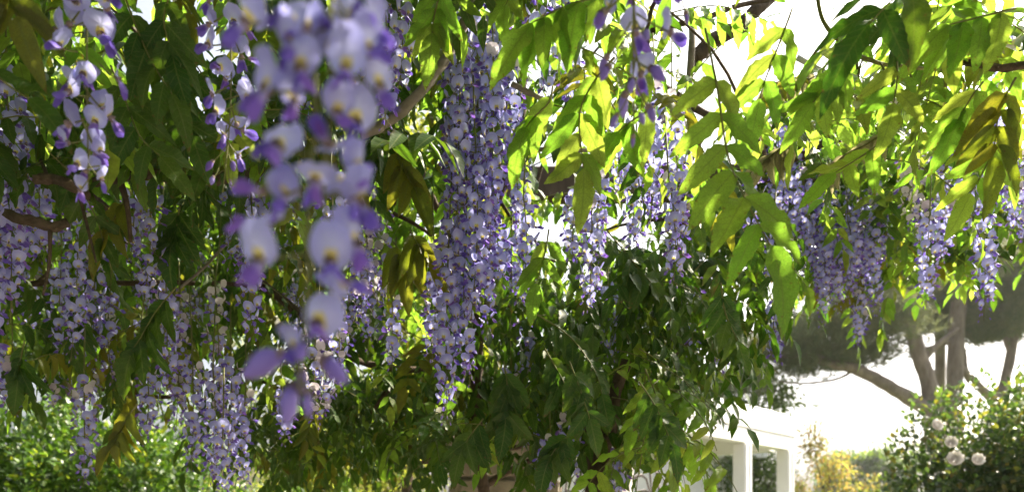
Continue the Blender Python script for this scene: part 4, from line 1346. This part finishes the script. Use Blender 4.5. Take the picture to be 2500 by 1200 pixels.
for k in range(900):  # unseen leaf curtain added on the left to block sky light
    o = Vector((r_.uniform(-4.6, -3.7), r_.uniform(-0.5, 3.4), r_.uniform(.7, 2.6)))
    path, lf = spray(o, Vector((r_.uniform(-1, 1), r_.uniform(-1, 1), 0)), .3, 5, .095, .8, .8, r_)
    G['mature'].leaves(lf)
NAMES = {'young': 'young yellow green wisteria foliage filling the leaf roof', 'mature': 'dark green wisteria foliage filling the leaf roof, vine mass and an added unseen light screen',
         'bronze': 'bronze tinted wisteria foliage mixed into the leaf roof', 'pale': 'pale downy wisteria shoots'}
for k in LEAF_KINDS:
    if G[k].M:
        o = G[k].build('wisteria_foliage', M[k])
        o['label'] = NAMES[k]
        o['category'] = 'foliage'
# thin canes of the leaf roof
mbs = MB()
for k in range(90):
    x, y = r_.uniform(-3.8, 2.6), r_.uniform(-0.5, 3.6)
    z = 2.55 + r_.uniform(-.05, .2)
    a = r_.uniform(0, 6.28)
    L = r_.uniform(.4, 1.1)
    pts = [Vector((x, y, z))]
    for q in range(3):
        a += r_.uniform(-.5, .5)
        pts.append(pts[-1] + Vector((math.cos(a) * L / 3, math.sin(a) * L / 3, r_.uniform(-.06, .06))))
    mbs.add(*tube(catmull(pts, 3), r_.uniform(.003, .009), .002, 5))
o = put('vine_canes', mbs.mesh('vine_canes', M['bark']))
o['kind'] = 'stuff'; o['label'] = 'tangle of thin brown canes inside the leaf roof'; o['category'] = 'canes'

# ================================================================== WISTERIA: racemes
# --- the nearest, blurred pair, flower by flower
Yn = 0.335
pathA = catmull([P(812, -140, Yn), P(806, 100, Yn), P(804, 300, Yn + .004), P(790, 430, Yn + .004), P(800, 600, Yn)], 6)
pathB = catmull([P(768, -140, Yn), P(766, 120, Yn), P(770, 300, Yn), P(757, 450, Yn), P(752, 650, Yn), P(745, 780, Yn), P(735, 880, Yn), P(730, 950, Yn)], 6)


def near_raceme(label, path, flowers):
    base = path[0].copy()
    t = thing('wisteria_raceme', label, 'flower raceme', base, 'hanging flower racemes of the wisteria')
    mb = MB(); mb.add(*tube([p - base for p in path], .0011, .0007, 8))
    put('flower_stalk', mb.mesh('flower_stalk', M['stalk']), t)
    flowers = list(flowers)
    rr = random.Random(len(flowers))
    for k in range(3):
        py = rr.uniform(10, 600)
        yw = rr.choice((-1, 1)) * rr.uniform(35, 120)
        flowers.append((pix(path[min(len(path) - 1, int((py + 140) / 1090 * len(path)))])[0] + 62 * math.sin(R(yw)) + rr.uniform(-15, 15), py, yw, rr.uniform(-45, 10), rr.uniform(-15, 15), rr.uniform(.78, .95), 0))
    for (px, py, yaw, pitch, roll, s, bud) in flowers:
        r = random.Random(int(px * 31 + py))
        pos = P(px, py, Yn + r.uniform(-.012, .010))
        a, b = R(yaw), R(pitch)
        out = Vector((math.sin(a) * math.cos(b), -math.cos(a) * math.cos(b), math.sin(b)))
        upv = Matrix.Rotation(R(roll), 4, out) @ Vector((0, 0, 1))
        m4 = face_matrix(pos - base, out, upv, s * 0.94)
        # pedicel to the stalk, in the flower's own frame
        near = min(path, key=lambda p: (p - pos - Vector((0, 0, 0.006))).length) - base
        lp = m4.inverted() @ near
        base_me = hero_base(catmull([Vector((0, 0.002, 0)), Vector((0, 0.008, 0.001)).lerp(lp, .35), lp], 4))
        hero_flower(t, m4, r, base_me, bud)
    RACEMES.append((t, (px, py), Yn, 0, True))


# px, py of the flower's throat; yaw: + looks right; pitch; roll; size
near_raceme('blurred nearest raceme with open lilac flowers facing the camera, upper stem', pathA, [
    (705, 60, -15, -10, 0, 1.05, 0), (868, 45, 20, -5, 5, 1.1, 0), (600, 60, -60, -15, -10, 1.1, 0), (915, 80, 70, -20, 10, 1.0, 0), (785, 70, 10, 10, 0, 1.0, 0),
    (845, 178, 8, -12, -4, 1.12, 0), (925, 215, 60, -30, 12, 0.95, 0), (868, 305, 18, -14, 6, 1.08, 0), (900, 130, 50, 0, 8, 1.0, 0),
    (855, 440, 40, 25, 40, 1.0, 0), (880, 500, 75, -35, 20, 1.0, 0), (800, 350, -20, 60, 0, 0.95, 0), (808, 645, 10, -5, 0, 1.12, 0), (868, 600, 60, -40, 30, 1.0, 0)])
near_raceme('blurred nearest raceme reaching lowest, ending in mauve buds', pathB, [
    (650, 225, -48, -15, -18, 1.1, 0), (735, 170, -10, -45, 0, 0.95, 0), (676, 362, -10, -8, -3, 1.14, 0), (720, 250, -30, -60, 0, .8, 0), (640, 470, -65, 20, -30, 0.95, 0), (690, 480, -35, -30, 10, 0.9, 0), (770, 440, 15, -70, 0, .9, 0),
    (633, 640, -20, -25, -10, 1.08, 0), (620, 545, -70, 35, -35, .9, 0), (775, 795, 0, -10, 4, 1.14, 0), (850, 690, 55, 15, 30, 0.8, 0), (720, 850, -35, -25, 0, .75, 0),
    (690, 868, -80, -15, -10, 1.3, 1), (790, 885, 75, -25, 10, 1.4, 1), (716, 945, -25, -65, -15, 1.15, 1), (748, 960, 35, -72, 15, 1.0, 1), (735, 905, 20, -50, 0, .9, 1), (740, 850, 5, -20, 0, .8, 1)])

# --- the sharp racemes
raceme(212, -110, 462, .75, 'sharp lilac raceme left of the blurred nearest flowers, whole tip visible', .85, .027, True, lean=4, size=1.25, seed=3, budfrac=.04)
raceme(548, -110, 470, .82, 'sharp lilac raceme beside the blurred flowers, its mauve buds at the tip', .8, .025, True, lean=-4, size=1.15, seed=5, budfrac=.22)
raceme(1553, -110, 325, .64, 'mauve raceme in bud at the top edge, few flowers open', .95, .028, True, lean=-6, seed=9, budfrac=.62, size=1.25)
raceme(1660, -150, 25, .72, 'mauve raceme tip just showing at the top edge above the yellow leaves', .6, .022, True, lean=0, seed=10, budfrac=.6)

LIST = [  # px, top, tip, distance, faded share
    (15, 190, 790, 1.18, 0), (58, 300, 690, 1.3, 0), (-18, 520, 985, 1.15, 0), (30, 130, 560, 1.4, 0), (95, 420, 640, 1.4, 0), (185, 470, 880, 1.5, 0), (225, 560, 900, 1.65, .1),
    (355, 400, 752, 1.28, 0), (330, 470, 640, 1.5, 0), (405, 690, 965, 1.5, 0), (395, 560, 860, 1.7, .2), (440, 760, 1060, 1.7, .4), (150, 640, 900, 1.7, .1), (270, 700, 935, 1.7, .2),
    (548, 470, 650, 1.5, 0), (590, 430, 660, 1.5, 0), (620, 600, 830, 1.4, 0), (525, 690, 1040, 1.65, .5), (470, 880, 1150, 1.6, 0), (520, 900, 1190, 1.55, 0), (565, 880, 1130, 1.65, .1), (600, 960, 1190, 1.7, 0), (545, 1040, 1210, 1.5, 0),
    (205, 930, 1185, 1.55, 0), (355, 880, 1085, 1.6, 0), (345, 780, 940, 1.75, .2), (30, 860, 1010, 1.7, .2), (130, 880, 1000, 1.9, .3),
    (808, 420, 570, 1.15, 0), (890, 400, 690, 1.6, .5), (930, 480, 740, 1.7, .5), (870, 560, 790, 1.6, .4), (958, 720, 905, 1.5, 0), (905, 640, 860, 1.75, .3), (775, 780, 1045, 1.5, .7), (815, 740, 960, 1.6, .2), (690, 960, 1090, 1.8, 0), (850, 700, 850, 1.7, .1), (800, 860, 1020, 1.65, .6),
    (935, -60, 330, 1.12, 0), (965, -30, 240, 1.25, 0), (880, -20, 320, 1.3, 0), (750, 100, 330, 1.4, 0), (640, 380, 560, 1.6, 0),
    (1128, 90, 560, 1.36, 0), (1165, 60, 520, 1.42, 0), (1205, 110, 610, 1.4, 0), (1110, 290, 800, 1.38, 0), (1160, 330, 780, 1.36, 0), (1190, 420, 830, 1.42, 0), (1097, 560, 1035, 1.34, 0), (1140, 540, 940, 1.36, 0), (1235, 140, 470, 1.45, 0),
    (1060, 610, 890, 1.5, .1), (1200, 540, 700, 1.45, 0), (1215, -20, 260, 1.5, 0), (1150, -30, 300, 1.55, 0), (1110, 120, 420, 1.6, 0),
    (1275, 340, 570, 1.6, .1), (1278, 480, 745, 1.42, 0), (1250, 560, 720, 1.7, 0), (1310, -40, 90, 1.2, 0), (1350, -60, 60, 1.3, 0), (1395, 150, 275, 1.35, 0), (1325, 120, 240, 1.5, 0),
    (1442, 470, 765, 1.35, 0), (1405, 480, 640, 1.45, 0), (1470, 420, 640, 1.55, 0), (1600, 220, 560, 1.45, 0), (1640, 240, 640, 1.42, 0), (1632, 430, 695, 1.36, 0), (1555, 430, 605, 1.45, 0), (1585, 330, 540, 1.6, 0), (1520, 300, 480, 1.7, .2),
    (1485, 690, 885, 1.75, 0), (1278, 770, 940, 1.8, .2), (1248, 900, 1035, 1.75, 0), (1300, 990, 1095, 1.85, 0), (1410, 880, 1010, 1.9, 0), (1345, 1070, 1215, 1.55, 0), (1385, 1010, 1180, 1.6, 0), (1517, 1060, 1215, 1.75, 0),
    (1690, 670, 890, 1.9, 0), (1752, 790, 915, 2.0, 0), (1902, 720, 885, 1.75, 0), (1840, 430, 600, 1.7, 0), (1890, 560, 700, 1.9, 0),
    (1905, 260, 560, 2.0, 0), (1935, 330, 640, 2.1, 0), (1975, 300, 450, 2.4, 0), (1960, 420, 690, 2.2, 0), (1990, 450, 730, 2.3, 0), (2020, 440, 795, 2.2, 0), (2050, 480, 760, 2.3, 0), (2080, 460, 740, 2.2, 0), (2110, 470, 690, 2.3, 0), (2135, 450, 775, 2.15, 0), (2160, 500, 650, 2.3, 0), (2095, 690, 845, 2.4, .2), (2035, 560, 720, 2.45, 0), (2120, 540, 740, 2.45, 0), (2070, 540, 690, 2.15, 0),
    (2270, 520, 750, 1.75, 0), (2390, 430, 782, 1.6, 0), (2330, 290, 560, 1.9, .3), (2300, 320, 500, 2.0, .3), (2430, 250, 500, 1.9, .2), (2375, 300, 520, 2.0, .2), (2480, 380, 570, 1.8, .1), (2225, 340, 560, 1.8, 1), (2255, 380, 600, 1.9, .9), (2450, 90, 220, 1.6, .2), (2300, 470, 640, 2.1, .1), (2500, 420, 600, 2.0, 0)]
for (px, a, b, Y, fd) in LIST:
    cen = 1040 < px < 1260 or px < 110 or px > 1880
    raceme(px, a, b, Y, None, (1.2 if cen else 1.05) if fd < .3 else .9, .0205 if cen else .0185, False, fd, .10, 1.12 if cen else 1.04, up=0.12)
# deeper ones behind the left curtain
r_ = random.Random(5)
for k in range(26):
    px = r_.uniform(-20, 760)
    a = r_.uniform(430, 800)
    raceme(px, a, a + r_.uniform(140, 260), r_.uniform(1.95, 2.6), None, .9, .020, False, r_.choice((0, .2, .6)), .1, 1.0, up=.12)

# ================================================================== labels by what stands around each thing
ZONES = [
    ((-200, -300, 330, 420), 'around the sharp raceme at the upper left'), ((-200, 420, 330, 660), 'by the thick brown branch stubs'),
    ((-200, 660, 330, 860), 'above the clipped bush'), ((-200, 860, 330, 1400), 'before the clipped bush'),
    ((330, -300, 640, 420), 'around the second sharp raceme'), ((330, 420, 640, 660), 'below the curved brown branch'),
    ((330, 660, 660, 860), 'midway down the left flower curtain'), ((330, 860, 690, 1400), 'between clipped bush and yellow shrub'),
    ((640, -300, 1010, 420), 'behind the blurred nearest flowers'), ((640, 420, 1010, 700), 'beside the lower blurred flowers'),
    ((640, 700, 1040, 960), 'around the blurred mauve buds'), ((640, 960, 1150, 1400), 'in the dark tangle left of the pillar'),
    ((1010, -300, 1255, 350), 'around the slanting grey cane'), ((1010, 350, 1255, 700), 'in the central flower curtain'), ((1010, 700, 1255, 1000), 'at the foot of the central flower curtain'),
    ((1255, -300, 1480, 300), 'left of the mauve budded raceme'), ((1255, 300, 1480, 640), 'before the central white gap'), ((1150, 640, 1480, 900), 'in the upper vine mass'), ((1150, 900, 1480, 1400), 'around the stone pillar'),
    ((1480, -300, 1740, 300), 'behind the mauve budded raceme'), ((1480, 300, 1740, 640), 'left of the gnarled trunk fork'), ((1480, 640, 1740, 900), 'in the shade under the trunk fork'), ((1480, 900, 1800, 1400), 'left of the pavilion beam'),
    ((1740, -300, 2080, 250), 'around the silvery trellis bar'), ((1740, 250, 2000, 480), 'above the right flower cluster'), ((1740, 480, 2000, 1400), 'inside the right flower cluster'),
    ((2000, 250, 2200, 560), 'in the top of the right flower cluster'), ((2000, 560, 2200, 1400), 'at the bottom of the right flower cluster'),
    ((2080, -300, 2900, 100), 'above the withered arching stem'), ((2080, 100, 2900, 330), 'under the withered arching stem'), ((2200, 330, 2900, 1400), 'before the pine crowns')]
ORD = ['first', 'second', 'third', 'fourth', 'fifth', 'sixth', 'seventh', 'eighth', 'ninth', 'tenth', 'eleventh', 'twelfth', 'thirteenth', 'fourteenth', 'fifteenth', 'sixteenth', 'seventeenth', 'eighteenth', 'nineteenth', 'twentieth']


def zone(x, y):
    for (a, b, c, d), ph in ZONES:
        if a <= x < c and b <= y < d:
            return ph
    return 'outside the main vine'


def ordinals(items, noun):
    groups = {}
    for o, x, y, desc in items:
        groups.setdefault((desc, zone(x, y)), []).append((x, y, o))
    for (desc, ph), lst in groups.items():
        lst.sort(key=lambda q: q[0])
        for i, (x, y, o) in enumerate(lst):
            if len(lst) == 1:
                tail = ', the only such'
            elif len(lst) == 2:
                tail = ', the left of two' if i == 0 else ', the right of two'
            elif i < 20:
                tail = ', leftmost' if i == 0 else (', rightmost' if i == len(lst) - 1 else ', %s from left' % ORD[i])
            else:
                tail = ', %s from right' % ORD[min(19, len(lst) - 1 - i)]
            o['label'] = '%s %s %s%s' % (desc, noun, ph, tail)


KD = {'young': 'yellow green', 'mature': 'dark green', 'bronze': 'bronze', 'pale': 'pale downy'}
items = []
for t, kind, path, named in LEAVES:
    if not named:
        x, y = pix(path[len(path) // 2])
        items.append((t, x, y, KD[kind]))
ordinals(items, 'compound leaf')
items = []
for t, (x, y), Y, fd, named in RACEMES:
    if not named:
        size = 'large' if Y < 1.47 else ('small' if Y > 1.85 else 'medium')
        items.append((t, x, y, size + (' faded' if fd >= .4 else ' lilac')))
ordinals(items, 'flower raceme')
print('objects', len(bpy.data.objects), 'leaves', len(LEAVES), 'racemes', len(RACEMES), 'stuff leaflets', sum(len(G[k].M) for k in LEAF_KINDS))
